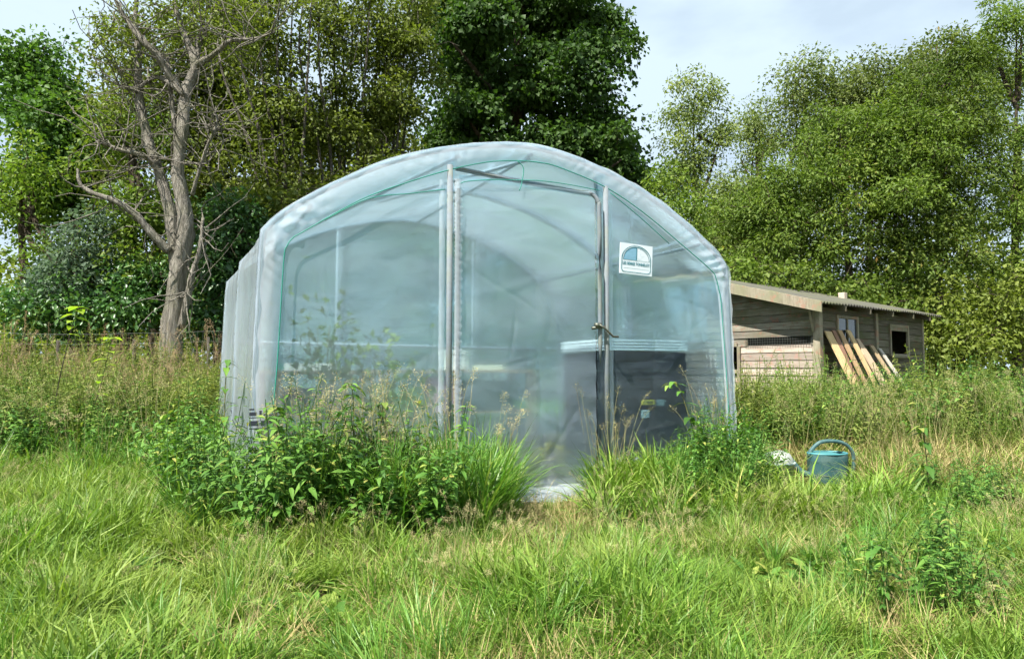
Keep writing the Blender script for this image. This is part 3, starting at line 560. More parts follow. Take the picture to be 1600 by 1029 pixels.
    # printed marks near the foot of the film, at the left corner and on the side
    for (s, t, z, sc_) in ((.145, -.060, .62, 1.0), (.0, .62, .66, .8)):
        mk = MB()
        rows = [(.0, .055, .012, .045), (.07, .095, .012, .045), (.105, .16, .026, .05), (0, .16, .062, .068), (0, .045, .076, .10), (.06, .075, .076, .11), (.085, .11, .078, .088), (.12, .16, .076, .088), (.085, .16, .098, .106), (0, .03, .112, .122), (0, .16, -.008, -.001)]
        for x0, x1, z0, z1 in rows:
            if t < 0: Vv = [TP(s - .09 + x * sc_, t, z + zz * sc_) - A0 for x, zz in ((x0, z0), (x1, z0), (x1, z1), (x0, z1))]
            else: Vv = [TP(s + .005, t + x * sc_, z + zz * sc_) - A0 for x, zz in ((x0, z0), (x1, z0), (x1, z1), (x0, z1))]
            mk.add(Vv, [(0, 1, 2, 3)])
        mk.build('printed_mark', M['ink'], root)
    return root
build_tunnel()

def text_mesh(body, size, mat, name, parent, fn, bold=0.0, align='CENTER', width=None):
    cu = bpy.data.curves.new('lettering', 'FONT'); cu.body = body; cu.size = size; cu.align_x = align; cu.offset = bold; cu.resolution_u = 3
    o = bpy.data.objects.new('lettering', cu); COL.objects.link(o)
    dg = bpy.context.evaluated_depsgraph_get(); me = bpy.data.meshes.new_from_object(o.evaluated_get(dg)); bpy.data.objects.remove(o)
    xs = [v.co.x for v in me.vertices]; k = (width / (max(xs) - min(xs))) if width else 1; x0 = (max(xs) + min(xs)) / 2
    for v in me.vertices: v.co = Vector(fn((v.co.x - x0) * k, v.co.y))
    me.materials.clear(); me.name = name; return obj(name, me, mat, parent)
def build_sign():
    a = TP(3.035, -.075, 1.905); root = thing('sign', 'small white square maker sign with arch emblem on the front film', 'sign', a)
    tilt = R(-2.5); ct, st_ = math.cos(tilt), math.sin(tilt)
    def f(x, z, d=0): X = x * ct - z * st_; Z = x * st_ + z * ct; return tuple(TU * X + np.array([0, 0, Z * .90]) - TN * d)
    white = simple('sign_white', (.60, .67, .72), .35, var=.08); teal = simple('sign_teal', (.02, .16, .20), .4); blue = simple('sign_blue', (.17, .34, .46), .4, var=.35, vscale=18, stretch=(1, 1, 4)); grey = simple('sign_grey', (.62, .70, .76), .4, var=.2, vscale=30)
    m = MB(); hw, hh = .163, .142
    m.add([f(-hw, -hh), f(hw, -hh), f(hw, hh), f(-hw, hh), f(-hw, -hh, .006), f(hw, -hh, .006), f(hw, hh, .006), f(-hw, hh, .006)], [(0, 1, 2, 3), (7, 6, 5, 4), (0, 4, 5, 1), (1, 5, 6, 2), (2, 6, 7, 3), (3, 7, 4, 0)])
    m.build('sign_board', white, root)
    def ring(P, wdt, d, name, mat):
        mm = MB(); P = np.array(P, float); c = P.mean(0); V = []; n = len(P)
        for p in P:
            e = (c - p) / np.linalg.norm(c - p); V += [f(*p, d), f(*(p + e * wdt), d)]
        mm.add(V, [(2 * i, 2 * ((i + 1) % n), 2 * ((i + 1) % n) + 1, 2 * i + 1) for i in range(n)]); mm.build(name, mat, root)
    o = [(.148 * math.cos(t), .0 + .128 * math.sin(t)) for t in np.linspace(0, math.pi, 25)] + [(-.148, -.10), (-.14, -.118), (-.12, -.126), (.12, -.126), (.14, -.118), (.148, -.10)]
    ring(o, .007, .0085, 'emblem_outline', teal)
    i = [(.133 * math.cos(t), -.012 + .126 * math.sin(t)) for t in np.linspace(0, math.pi, 25)]
    ring(i, .006, .0085, 'emblem_arch', teal)
    mm = MB(); h = [(.128 * math.cos(t), -.010 + .121 * math.sin(t)) for t in np.linspace(math.pi / 2, math.pi, 14)]
    mm.add([f(0, -.010, .0072)] + [f(*p, .0072) for p in h], [tuple(range(len(h) + 1))]); mm.build('emblem_blue_half', blue, root)
    mm = MB()
    for (cx, cz, q) in ((.025, .06, .018), (.03, .025, .022), (.06, .045, .013), (.022, .09, .012)):
        mm.add([f(cx + q * math.cos(t), cz + q * math.sin(t), .0072) for t in np.linspace(0, 2 * math.pi, 13)[:-1]], [tuple(range(12))])
    mm.build('emblem_dots', grey, root)['kind'] = 'stuff'
    mm = MB(); mm.add([f(-.003, -.012, .0092), f(.003, -.012, .0092), f(.003, .112, .0092), f(-.003, .112, .0092)], [(0, 1, 2, 3)]); mm.build('emblem_divider', teal, root)
    text_mesh('LES SERRES TONNELOY', .036, teal, 'lettering', root, lambda x, y: f(x, y - .056, .0085), .0012, width=.272)
    mm = MB(); rr = random.Random(2); x = -.125
    while x < .125:
        w_ = rr.uniform(.006, .02); mm.add([f(x, -.084, .0085), f(x + w_, -.084, .0085), f(x + w_, -.076, .0085), f(x, -.076, .0085)], [(0, 1, 2, 3)]); x += w_ + .006
    mm.build('small_print', grey, root)['kind'] = 'stuff'
build_sign()

# ------------------------------------------------------------------ things inside the tunnel
def tgz(s, t): p = TP(s, t, 0); return float(gz(p[0], p[1]))
def tloc(s, t, z=None): p = TP(s, t, 0); return (p[0], p[1], tgz(s, t) if z is None else z)
def build_inside():
    dark = simple('dark_plastic', (.010, .016, .024), .6, var=.25); lidm = simple('white_plastic', (.88, .89, .90), .4, var=.06)
    z0 = tgz(3.45, .7)
    z0 += .06; box = thing('pallet_box', 'large dark folding pallet box with white lids behind the right front film', 'box', (*tloc(3.47, .73)[:2], z0), TH)
    hw, hd = .425, .42
    MB().box(-hw, hw, -hd, hd, .10, .62).build('box_body', dark, box, bevel=.008)
    for k in range(5): MB().box(-hw - .004 * (k % 2), hw + .004 * (k % 2), -hd - .004 * (k % 2), hd + .004 * (k % 2), .628 + k * .084, .628 + k * .084 + .078).build('side_panel', dark, box, bevel=.006)
    for k in range(4): MB().box(-hw - .008 - .006 * (k % 2), hw + .008 + .006 * (k % 2), -hd - .01, hd + .01, 1.055 + k * .026, 1.055 + k * .026 + .022).build('lid', lidm, box, bevel=.005)
    for x in (-.34, .0, .34): MB().box(x - .07, x + .07, -hd, hd, -.08, .10).build('skid', dark, box)
    ye = simple('yellow_label', (.75, .58, .05), .5, var=.06); wl = simple('white_label', (.62, .70, .68), .5, var=.06); gl = simple('grey_label', (.17, .23, .23), .5, var=.4, vscale=60)
    o = MB().box(-.09, .055, -hd - .0065, -hd - .002, .572, .616).build('yellow_label', ye, box)
    text_mesh('374620', .034, M['ink'], 'lettering', box, lambda x, y: (x - .0175, -hd - .0085, y + .582), .0006, width=.11)
    MB().box(.075, .165, -hd - .0055, -hd - .002, .56, .615).build('grey_label', gl, box)
    MB().box(-.095, -.01, -hd - .006, -hd - .002, .455, .525).build('white_label', wl, box)
    MB().box(-.08, -.025, -hd - .0078, -hd - .0062, .468, .512).build('label_patch', simple('label_grey', (.38, .45, .44), .5), box)
    # white and pink rolled sack in front of the box
    sack = thing('rolled_sack', 'white and pink rolled sack lying before the dark box', 'sack', (*tloc(3.06, .16)[:2], tgz(3.06, .16) + .16), TH)
    r = random.Random(4)
    m = MB().lathe([(.001, -.20), (.05, -.2), (.075, -.17), (.08, -.08), (.074, 0), (.082, .1), (.07, .18), (.001, .19)], 18)
    m.v = [(z + .02 * math.sin(9 * y), x * .9 + .006 * r.gauss(0, 1), y + .006 * r.gauss(0, 1)) for x, y, z in m.v]; m.build('roll', simple('sack_white', (.72, .66, .64), .6, var=.2, vscale=9, dirt=((.45, .2, .17), 5, .9)), sack, smooth=True)
    MB().box(-.24, .24, -.1, .1, -.18, -.075).build('block', simple('sack_block', (.2, .2, .18), .8), sack, bevel=.01)
    # tan pot with a yellow bloom
    def pot(name, lab, s, t, rad, h, mat, z=None, plant=None, seed=0, ph=.3):
        zz = tgz(s, t) if z is None else z
        p = thing(name, lab, 'plant pot', (*tloc(s, t)[:2], zz)); MB().lathe([(.001, 0), (rad * .72, 0), (rad * .95, h * .86), (rad * 1.06, h * .86), (rad * 1.06, h), (rad * .92, h), (rad * .88, h * .85), (.001, h * .83)], 20).build('pot', mat, p, smooth=False)
        if plant:
            rr = np.random.default_rng(seed); n = plant[1]; P = rr.normal(size=(n, 3)) * [rad * 1.0, rad * 1.0, ph * .28] + [0, 0, h + ph * .55]
            tag(obj('foliage', leaves_mesh('foliage', P, rr.normal(size=(n, 3)) + [0, 0, .2], norm(rr.normal(size=(n, 3)) * .5 + [0, 0, 1]), rr.uniform(.05, .10, n), .55, rr.random(n)), plant[0], p), kind='stuff')
            m = MB()
            for k in range(5): a = rr.uniform(0, 6.28); m.tube([(0, 0, h * .8), (rad * .4 * math.cos(a), rad * .4 * math.sin(a), h + ph * .4), (rad * .8 * math.cos(a), rad * .8 * math.sin(a), h + ph * .9)], .004, 5)
            tag(m.build('stem', M['stem'], p), kind='stuff')
        return p
    terra = simple('terracotta', (.45, .24, .15), .8, var=.2); tan = simple('tan_plastic', (.62, .42, .28), .6, var=.15); blackp = simple('black_pot', (.02, .02, .022), .5)
    pot('flower_pot', 'tall tan pot with yellow flowers behind the door post foot', 2.52, .45, .05, .26, tan, plant=(leaf_mat('yellow_bloom', [(0, (.6, .42, .03)), (1, (.75, .6, .1))], .3), 26), seed=3, ph=.10)
    # potting benches: along the left side and across the back
    plank = wood_mat('bench_wood', [(.3, (.24, .17, .10)), (.6, (.42, .32, .21)), (.8, (.5, .41, .29))])
    def bench(lab, s0, s1, t0, t1, z, shelf, group=None):
        c = ((s0 + s1) / 2, (t0 + t1) / 2); g = tgz(*c); b = thing('potting_bench', lab, 'bench', (*tloc(*c)[:2], g), TH)
        a, d = (s1 - s0) / 2, (t1 - t0) / 2
        nb = 4
        for k in range(nb): MB().box(-a, a, -d + 2 * d * k / nb + .006, -d + 2 * d * (k + 1) / nb - .006, z - g - .03, z - g).build('top_board', plank, b)
        MB().box(-a + .02, a - .02, -d + .02, d - .02, shelf - g - .02, shelf - g).build('shelf', plank, b)
        for x in (-a + .04, a - .04):
            for y in (-d + .04, d - .04): MB().box(x - .025, x + .025, y - .025, y + .025, 0, z - g - .031).build('leg', plank, b)
        return b
    bench('wooden potting bench along the left wall inside the greenhouse', .35, 1.10, .9, 2.5, .98, .62)
    bench('wooden potting bench against the rear film inside the greenhouse', 1.55, 3.35, 2.25, 2.85, .98, .52)
    def tray(nm, lab, cat, s, t, z, a, d, h, mat, open_=True):
        o = thing(nm, lab, cat, (*tloc(s, t)[:2], z), TH); m = MB()
        if open_:
            th = .012; m.box(-a, a, -d, d, 0, th)
            o1 = m.build('base', mat, o)
            for x in (-a, a - th): MB().box(x, x + th, -d, d, th, h).build('side', mat, o)
            for y in (-d, d - th): MB().box(-a + th, a - th, y, y + th, th, h * .98).build('side', mat, o)
        else:
            m.box(-a, a, -d, d, 0, h * .8).build('carton', mat, o, bevel=.006); MB().box(-a - .006, a + .006, -d - .006, d + .006, h * .8 + .001, h).build('lid', mat, o, bevel=.004)
        return o
    whitep = simple('white_box', (.85, .80, .72), .5, var=.08); pink = simple('pink_box', (.50, .32, .31), .7, var=.25, vscale=12); green = simple('green_crate', (.05, .10, .08), .6, var=.2); cream = simple('cream_tray', (.85, .78, .55), .5, var=.08); teal = simple('teal_tray', (.03, .25, .2), .5)
    tray('white_box', 'white lidded box on the rear bench seen through the door film', 'box', 2.42, 2.45, .98, .12, .11, .22, whitep, False)
    tray('cream_tray', 'shallow cream tray on the front edge of the rear bench', 'tray', 2.80, 2.33, .981, .16, .06, .055, cream)
    tray('pink_carton', 'dusty pink carton on the lower shelf of the rear bench', 'box', 2.28, 2.42, .521, .17, .12, .38, pink, False)
    tray('green_crate', 'dark green crate on the lower shelf of the rear bench', 'crate', 2.80, 2.45, .521, .30, .18, .34, green)
    tray('seed_tray', 'pale seed tray at the near end of the left bench', 'tray', .62, 1.10, .981, .18, .14, .06, whitep)
    tray('seed_tray', 'teal seed tray at the far end of the left bench', 'tray', .75, 2.1, .981, .22, .16, .06, teal)
    tray('storage_tub', 'dark tub on the shelf of the left bench', 'tub', .72, 1.6, .621, .26, .30, .2, dark)
    labs = ['potted plant at the near end of the left bench shelf side', 'leafy potted plant standing in the middle of the greenhouse floor', 'potted plant close behind the left front film', 'tall potted tomato plant in the near left corner of the greenhouse', 'second tall tomato plant beside the left door post inside', 'bushy tomato plant between the left bench and the front film', 'leafy tomato plant pressed against the left front film']
    for k, (s, t, h) in enumerate([(1.25, 1.4, .4), (1.55, 1.5, .35), (1.0, .45, .35), (.62, .55, 1.2), (1.12, .62, .95), (.85, .75, .9), (1.3, .28, .6)]):
        pot('potted_plant', labs[k], s, t, .13, .24, blackp, plant=(M['bright'] if k % 2 else M['weed'], 260), seed=20 + k, ph=h)
build_inside()

# ------------------------------------------------------------------ the hut
HC = np.array([4.32, 9.3, 0.]); HA = R(38.5); HU = np.array([math.cos(HA), math.sin(HA), 0]); HV = np.array([-math.sin(HA), math.cos(HA), 0])
def hpx(px): q = (px - CX) / FPX; return (q * HC[1] - HC[0]) / (HU[0] - HU[1] * q)
M['board'] = wood_mat('hut_board', [(.25, (.055, .048, .036)), (.5, (.13, .115, .085)), (.72, (.21, .185, .145))], (.8, 10, 16), (.075, .085, .035), (.17, .08, .06))
M['board2'] = wood_mat('pale_board', [(.2, (.17, .13, .11)), (.5, (.36, .30, .25)), (.75, (.48, .41, .35))], (10, .8, 16), None, (.36, .19, .15))
M['boardg'] = wood_mat('gable_board', [(.25, (.085, .075, .062)), (.5, (.20, .18, .145)), (.72, (.31, .28, .24))], (10, .8, 16), (.10, .10, .05), (.24, .11, .08))
M['trim'] = wood_mat('hut_trim', [(.2, (.14, .115, .085)), (.5, (.26, .225, .17)), (.8, (.37, .33, .27))], (5, 5, 1.2), (.2, .2, .12), (.32, .17, .12))
M['roofing'] = simple('roof_sheet', (.085, .082, .07), .95, var=.4, vscale=5, bmp=.6, bscale=30, dirt=((.11, .12, .045), 2.5, .8))
M['glass'] = simple('window_glass', (.05, .06, .075), .08, spec=.8, var=.3, vscale=4)
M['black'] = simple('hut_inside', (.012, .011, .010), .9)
M['wire'] = simple('wire', (.12, .13, .12), .5, .6)
def build_hut():
    Z0 = 0.0; LU, LV, EH, SL = 3.72, 2.4, 1.93, .27
    root = thing('garden_hut', 'weathered timber hut with corrugated lean-to roof at the right', 'hut', HC, HA)
    rr = random.Random(8); bh = .112
    def roofz(v): return EH + SL * v - .06
    w1 = (hpx(1308), hpx(1337), 1.37, 1.735); w2 = (hpx(1390), hpx(1416), 1.236, 1.675)
    n = int(EH / bh) + 1
    # long wall (y = 0, facing -y)
    for k in range(n):
        z0, z1 = k * bh, min((k + 1) * bh - .004, roofz(0)); 
        if z1 - z0 < .02: continue
        cuts = sorted([w for w in (w1, w2) if z1 > w[2] and z0 < w[3]]); segs = []; u = .05
        for w in cuts: segs.append((u, w[0] - .03)); u = w[1] + .03
        segs.append((u, LU - .04))
        for a, b in segs:
            if b - a < .03: continue
            j = rr.uniform(-.003, .003)
            MB().add([(x, y, z) for (y, z) in ((.0 + j, z0), (-.018 + j, z0), (-.006 + j, z1), (.012 + j, z1)) for x in (a, b)], [(0, 1, 3, 2), (2, 3, 5, 4), (4, 5, 7, 6), (6, 7, 1, 0), (0, 2, 4, 6), (1, 7, 5, 3)]).build('weatherboard', M['board'], root)
    # gable wall (x = 0, facing -x), slot behind mesh at one board's height, hatch at the left
    sz0 = 1.33; slot = (.10, 1.10, sz0, sz0 + .125)
    hatch = (1.25, 1.62, .98, 1.33)
    k = 0; z = .0
    while z < 2.55:
        h = bh; z0, z1 = z, z + h - .004
        if abs(z0 - sz0) < .06: z0 = sz0; z1 = sz0 + .125
        v0 = .05; vt = (z1 - (EH - .06)) / SL; vb = (z0 - (EH - .06)) / SL
        va, vb2 = max(v0, vb), max(v0, vt)
        segs = [(va, vb2, LV)]
        if abs(z0 - sz0) < .01: segs = [(.03, .03, slot[0]), (slot[1], slot[1], LV)]
        elif z1 > hatch[2] and z0 < hatch[3]: segs = [(v0, v0, hatch[0] - .04), (hatch[1] + .04, hatch[1] + .04, LV)]
        for a, b, c in segs:
            if c - b < .03: continue
            j = rr.uniform(-.003, .003)
            mat = M['board2'] if z0 < sz0 - .05 and c <= hatch[0] else (M['board2'] if z0 < sz0 - .05 else M['boardg'])
            MB().add([(x, y, zz) for (x, zz, yy) in ((.0 + j, z0, (a, c)), (-.018 + j, z0, (a, c)), (-.006 + j, z1, (b, c)), (.012 + j, z1, (b, c))) for y in yy], [(0, 2, 3, 1), (2, 4, 5, 3), (4, 6, 7, 5), (6, 0, 1, 7), (0, 6, 4, 2), (1, 3, 5, 7)]).build('weatherboard', mat, root)
        z = z1 + .004; k += 1
    # inner lining: dark far walls, so openings look into a real room
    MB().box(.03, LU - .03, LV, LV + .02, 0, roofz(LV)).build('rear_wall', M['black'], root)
    MB().box(LU - .03, LU - .01, .02, LV, 0, EH - .06).build('end_wall', M['board'], root)
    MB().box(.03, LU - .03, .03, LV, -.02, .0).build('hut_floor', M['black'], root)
    # corner posts, mid post
    for (x0, x1, y0, y1, zt, m) in ((-.045, .055, -.05, .05, EH - .06, 'trim'), (LU - .045, LU + .02, -.03, .05, EH - .06, 'trim'), (hpx(1366), hpx(1366) + .075, -.045, -.012, EH - .06, 'trim')):
        MB().box(x0, x1, y0, y1, 0, zt).build('corner_post', M[m], root, bevel=.006)
    MB().box(-.05, -.02, 1.21, 1.26, .45, 1.335).build('hatch_frame', M['trim'], root); MB().box(-.05, -.02, 1.26, 1.66, 1.335, 1.39).build('hatch_frame', M['trim'], root); MB().box(-.05, -.02, 1.26, 1.66, .92, .98).build('hatch_frame', M['trim'], root)
    MB().tube([(-.05, .04, 1.52), (-.22, .02, EH - .02)], .02, 6).build('brace', M['trim'], root)
    # windows
    for q, (a, b, z0, z1) in enumerate((w1, w2)):
        wd = obj('window', None, None, root)
        for (x0, x1, c, d) in ((a - .045, a, z0 - .05, z1 + .045), (b, b + .045, z0 - .05, z1 + .045), (a, b, z1, z1 + .045), (a, b, z0 - .05, z0)):
            MB().box(x0, x1, -.04, .0, c, d).build('frame', M['trim'], wd, bevel=.003)
        MB().box(a - .07, b + .07, -.07, -.041, z0 - .065, z0 - .035).build('sill', M['trim'], wd)
        if q == 0:
            MB().box((a + b) / 2 - .015, (a + b) / 2 + .015, -.03, -.005, z0, z1).build('mullion', M['trim'], wd)
            MB().box(a, (a + b) / 2 - .015, -.016, -.010, z0, z1).build('pane', M['glass'], wd); MB().box((a + b) / 2 + .015, b, -.016, -.010, z0, z1).build('pane', M['glass'], wd)
        else:
            MB().box(a + .01, b - .005, -.03, -.012, z1 - .06, z1).build('lintel', M['trim'], wd)
    # wire mesh over the slot
    me = MB()
    for i in range(27): v = slot[0] - .02 + (slot[1] - slot[0] + .04) * i / 26; me.tube([(-.022, v, slot[2] - .025 - .012 * rr.random()), (-.022, v, slot[3] + .02)], .0022, 4)
    for j in range(5): zz = slot[2] - .005 + .135 * j / 4; me.tube([(-.0235, slot[0] - .02, zz), (-.0235, slot[1] + .02, zz)], .0022, 4)
    tag(me.build('wire_mesh', M['wire'], root), kind='stuff')
    # roof: corrugated sheets, fascia, rafters ends, little flue block
    u0, u1, v0, v1 = -.29, LU + .28, -.22, LV + .15; ns = 5
    for q in range(ns):
        a = u0 + (u1 - u0) * q / ns - (.03 if q else 0); b = u0 + (u1 - u0) * (q + 1) / ns; V = []; nu, nv = 56, 5; j = q * .004
        for lay in (0, -.012):
            for iv in range(nv):
                v = v0 + (v1 - v0) * iv / (nv - 1) + rr.uniform(-.006, .006)
                for iu in range(nu):
                    u = a + (b - a) * iu / (nu - 1); V.append((u, v, EH + SL * v + .035 + j + .014 * math.sin(u * 2 * math.pi / .09) + lay + .004 * math.sin(3 * u + 2 * v)))
        F = grid_faces(nu, nv); F = np.vstack([F, F[:, ::-1] + nu * nv])
        ed = [(i, i + 1, i + 1 + nu * nv, i + nu * nv) for i in range(nu - 1)]; F = np.vstack([F, ed, [(i * nu + 0, (i + 1) * nu, (i + 1) * nu + nu * nv, i * nu + nu * nv) for i in range(nv - 1)]])
        obj('roof_sheet', mesh_np('roof_sheet', V, F, smooth=True), M['roofing'], root)
    def slanted(name, x0, x1, za, zb, mat, va=v0, vb=v1):
        MB().add([(x, v, EH + SL * v + zz) for v in (va, vb) for zz in (za, zb) for x in (x0, x1)], [(0, 1, 3, 2), (4, 6, 7, 5), (0, 4, 5, 1), (2, 3, 7, 6), (0, 2, 6, 4), (1, 5, 7, 3)]).build(name, mat, root, bevel=.003)
    slanted('fascia_board', u0 - .03, u0 - .005, -.11, .045, M['trim'], v0, 1.36); slanted('fascia_board', u0 - .034, u0 - .005, -.10, .05, M['trim'], 1.365, v1)
    for x in (.4, 1.2, 2.0, 2.8, 3.5): slanted('rafter', x - .02, x + .02, -.06, .018, M['board'])
    for v in (.35, .9, 1.5, 2.1): MB().box(u0, .0, v - .02, v + .02, EH + SL * v - .05, EH + SL * v + .015).build('purlin_end', M['board'], root)
    MB().box(3.28, 3.40, 1.12, 1.24, EH + SL * 1.15, EH + SL * 1.15 + .17).build('roof_block', simple('pale_block', (.48, .4, .33), .9, var=.2, bmp=.4), root, bevel=.008)
build_hut()
def build_planks():
    labs = ['wide yellow plank, leftmost of those leaning on the hut', 'reddish brown plank overlapping the leftmost leaning plank', 'narrow tan plank leaning third from the left on the hut', 'narrow bright yellow plank leaning under the glazed hut window', 'rounded pinkish timber slab leaning right of the narrow planks', 'yellow plank leaning beside the grey one, left of the open hut window', 'weathered grey plank, rightmost of those leaning on the hut']
    cols = [(.50, .36, .19), (.27, .15, .10), (.40, .27, .15), (.50, .36, .19), (.42, .31, .21), (.46, .34, .20), (.38, .35, .30)]
    for i, (px, wd, zt, out) in enumerate([(1296, .19, 1.50, .66), (1306, .11, 1.52, .58), (1316, .12, 1.53, .62), (1328, .12, 1.54, .66), (1343, .2, 1.42, .70), (1363, .12, 1.33, .72), (1376, .10, 1.29, .74)]):
        u = hpx(px - 2); g = .02; t = thing('leaning_plank', labs[i], 'plank', HC + HU * u - HV * (out + .06) + [0, 0, g], HA, group='planks leaning on the hut')
        c = cols[i]; m = wood_mat('plank', [(.2, tuple(x * .6 for x in c)), (.5, c), (.8, tuple(min(1, x * 1.2) for x in c))], (10, 2, 2))
        o = MB(); n = 6; dx = .10 + .02 * i % .05
        V = []; 
        for k in range(n + 1):
            f = k / n; w_ = wd / 2 * (1 if not i == 4 else (1 if f < .8 else math.sqrt(max(.05, 1 - ((f - .8) / .22) ** 2))))
            w_ *= 1 + .04 * math.sin(5 * k + i)
            for (x, d) in ((-w_, 0), (w_, 0), (w_, .028), (-w_, .028)): V.append((x - dx * f, out * f + d * .9, zt * f + d * .3))
        F = [(4 * k + a, 4 * k + (a + 1) % 4, 4 * k + 4 + (a + 1) % 4, 4 * k + 4 + a) for k in range(n) for a in range(4)] + [(3, 2, 1, 0), (4 * n, 4 * n + 1, 4 * n + 2, 4 * n + 3)]
        o.add(V, F).build('board', m, t)
build_planks()

# ------------------------------------------------------------------ watering can, tub, fence, sapling
def build_can():
    g = ground_pt(1288, 5.72); root = thing('watering_can', 'blue-green plastic watering can with big looped handle in the grass', 'watering can', g, R(4))
    blue = simple('can_plastic', (.035, .095, .10), .55, var=.2, spec=.35, dirt=((.13, .19, .17), 9, .6)); rim = simple('can_rim', (.06, .22, .24), .45, var=.15)
    h = .25; a, b = .165, .115; m = MB(); n = 36; V = []
    prof = [(.0, .02), (.9, .0), (.97, .02), (1, .10), (1, .19), (1.015, .20), (1.0, .21), (1.015, .22), (1.0, .23), (1.0, h), (.93, h), (.93, .1), (.0, .09)]
    for q, z in prof:
        for k in range(n): t = 2 * math.pi * k / n; V.append((a * q * math.copysign(abs(math.cos(t)) ** .8, math.cos(t)), b * q * math.copysign(abs(math.sin(t)) ** .8, math.sin(t)), z))
    m.add(V, [(i * n + k, i * n + (k + 1) % n, (i + 1) * n + (k + 1) % n, (i + 1) * n + k) for i in range(len(prof) - 1) for k in range(n)]).build('body', blue, root, smooth=True).modifiers.new('e', 'EDGE_SPLIT').split_angle = R(40)
    # half-covering top plate on the left, rolled rim
    V = []; T = [2 * math.pi * k / 36 for k in range(36)]
    m = MB(); m.tube([(a * 1.0 * math.cos(t), b * 1.0 * math.sin(t), h + .003) for t in T + [0]], .009, 6, False); m.build('rim', rim, root, smooth=True)
    P = [(a * .97 * math.cos(t), b * .97 * math.sin(t)) for t in np.linspace(R(75), R(285), 20)]
    MB().add([(x, y, h - .004) for x, y in P] + [(x * .99, y * .99, h + .012) for x, y in P], [tuple(range(19, -1, -1)), tuple(range(20, 40))] + [(k, (k + 1) % 20, 20 + (k + 1) % 20, 20 + k) for k in range(20)]).build('top_plate', rim, root)
    hp = smooth_path([(-a * .95, 0, h - .02), (-a * .85, 0, h + .03), (-.06, 0, h + .095), (.06, 0, h + .105), (.16, 0, h + .08), (.225, 0, h + .01), (.235, 0, h - .09), (.215, 0, h - .17), (.155, 0, h - .225), (.12, 0, h - .22)], 6)
    MB().tube(hp, np.interp(np.linspace(0, 1, len(hp)), [0, .15, .5, .85, 1], [.022, .016, .015, .018, .024]), 10).build('handle', blue, root, smooth=True)
    MB().tube(smooth_path([(-a * .9, 0, .06), (-.24, 0, .10), (-.33, .0, .20), (-.40, .0, .24)], 5), np.linspace(.032, .016, 16), 10).build('spout', blue, root, smooth=True)
    MB().add([(-.12, -b * .985 - .002, .09), (.12, -b * .985 - .002, .09), (.12, -b * .985 - .002, .17), (-.12, -b * .985 - .002, .17)], [(0, 1, 2, 3)])
    g = ground_pt(1207, 5.5); t = thing('plastic_tub', 'pale grey-green tub stuffed with crumpled white plastic beside the nettles', 'tub', g, R(20)); t.scale = (1.25, 1.25, 1.1)
    pale = simple('pale_plastic', (.30, .38, .33), .45, var=.25, vscale=12)
    MB().lathe([(.001, 0), (.095, 0), (.12, .17), (.128, .17), (.128, .185), (.115, .185), (.10, .06), (.001, .05)], 28).build('tub_body', pale, t, smooth=True)
    r = np.random.default_rng(9); m = MB().lathe([(.112, .16), (.108, .20), (.09, .235), (.05, .262), (.001, .272)], 26)
    m.v = [(x * (1 + .1 * math.sin(7 * math.atan2(y, x))), y, z + .018 * math.sin(30 * x + 5) * math.cos(18 * y)) for x, y, z in m.v]
    m.build('crumpled_plastic', simple('crumpled_white', (.30, .32, .29), .5, var=.5, vscale=14, stretch=(3, .6, 1)), t, smooth=True)
    MB().tube(smooth_path([(-.11, .02, .18), (-.07, .03, .255), (0, .04, .285), (.07, .03, .255), (.12, .02, .18)], 5), .009, 7).build('tub_handle', M['stem'], t, smooth=True)
build_can()
def build_fence():
    root = thing('wire_fence', 'low wire mesh fence on wooden posts at the edge of the wood', 'fence', ground_pt(100, 9.0))
    B = np.array(root.location); pts = [ground_pt(px, 9.05 + .1 * math.sin(px)) for px in (-160, -30, 90, 209, 325, 440, 560)]
    for p in pts: MB().tube([p - B + [0, 0, -.05], p - B + [.01, 0, .5], p - B + [.0, 0, .98]], [.022, .021, .02], 8).build('post', M['bark3'], root, smooth=True)
    for zz in (.3, .46, .62, .78, .92, 1.06):
        m = MB()
        for a, b in zip(pts[:-1], pts[1:]): m.tube([a - B + [0, 0, zz], (a + b) / 2 - B + [0, 0, zz - .008], b - B + [0, 0, zz]], .0018, 4)
        tag(m.build('wire', M['wire'], root), kind='stuff')
    m = MB()
    for a, b in zip(pts[:-1], pts[1:]):
        for k in range(1, 14): p = a + (b - a) * k / 14 - B; m.tube([p + [0, 0, .3], p + [0, 0, 1.06]], .0018, 4)
    tag(m.build('mesh_wire', M['wire'], root), kind='stuff')
build_fence()

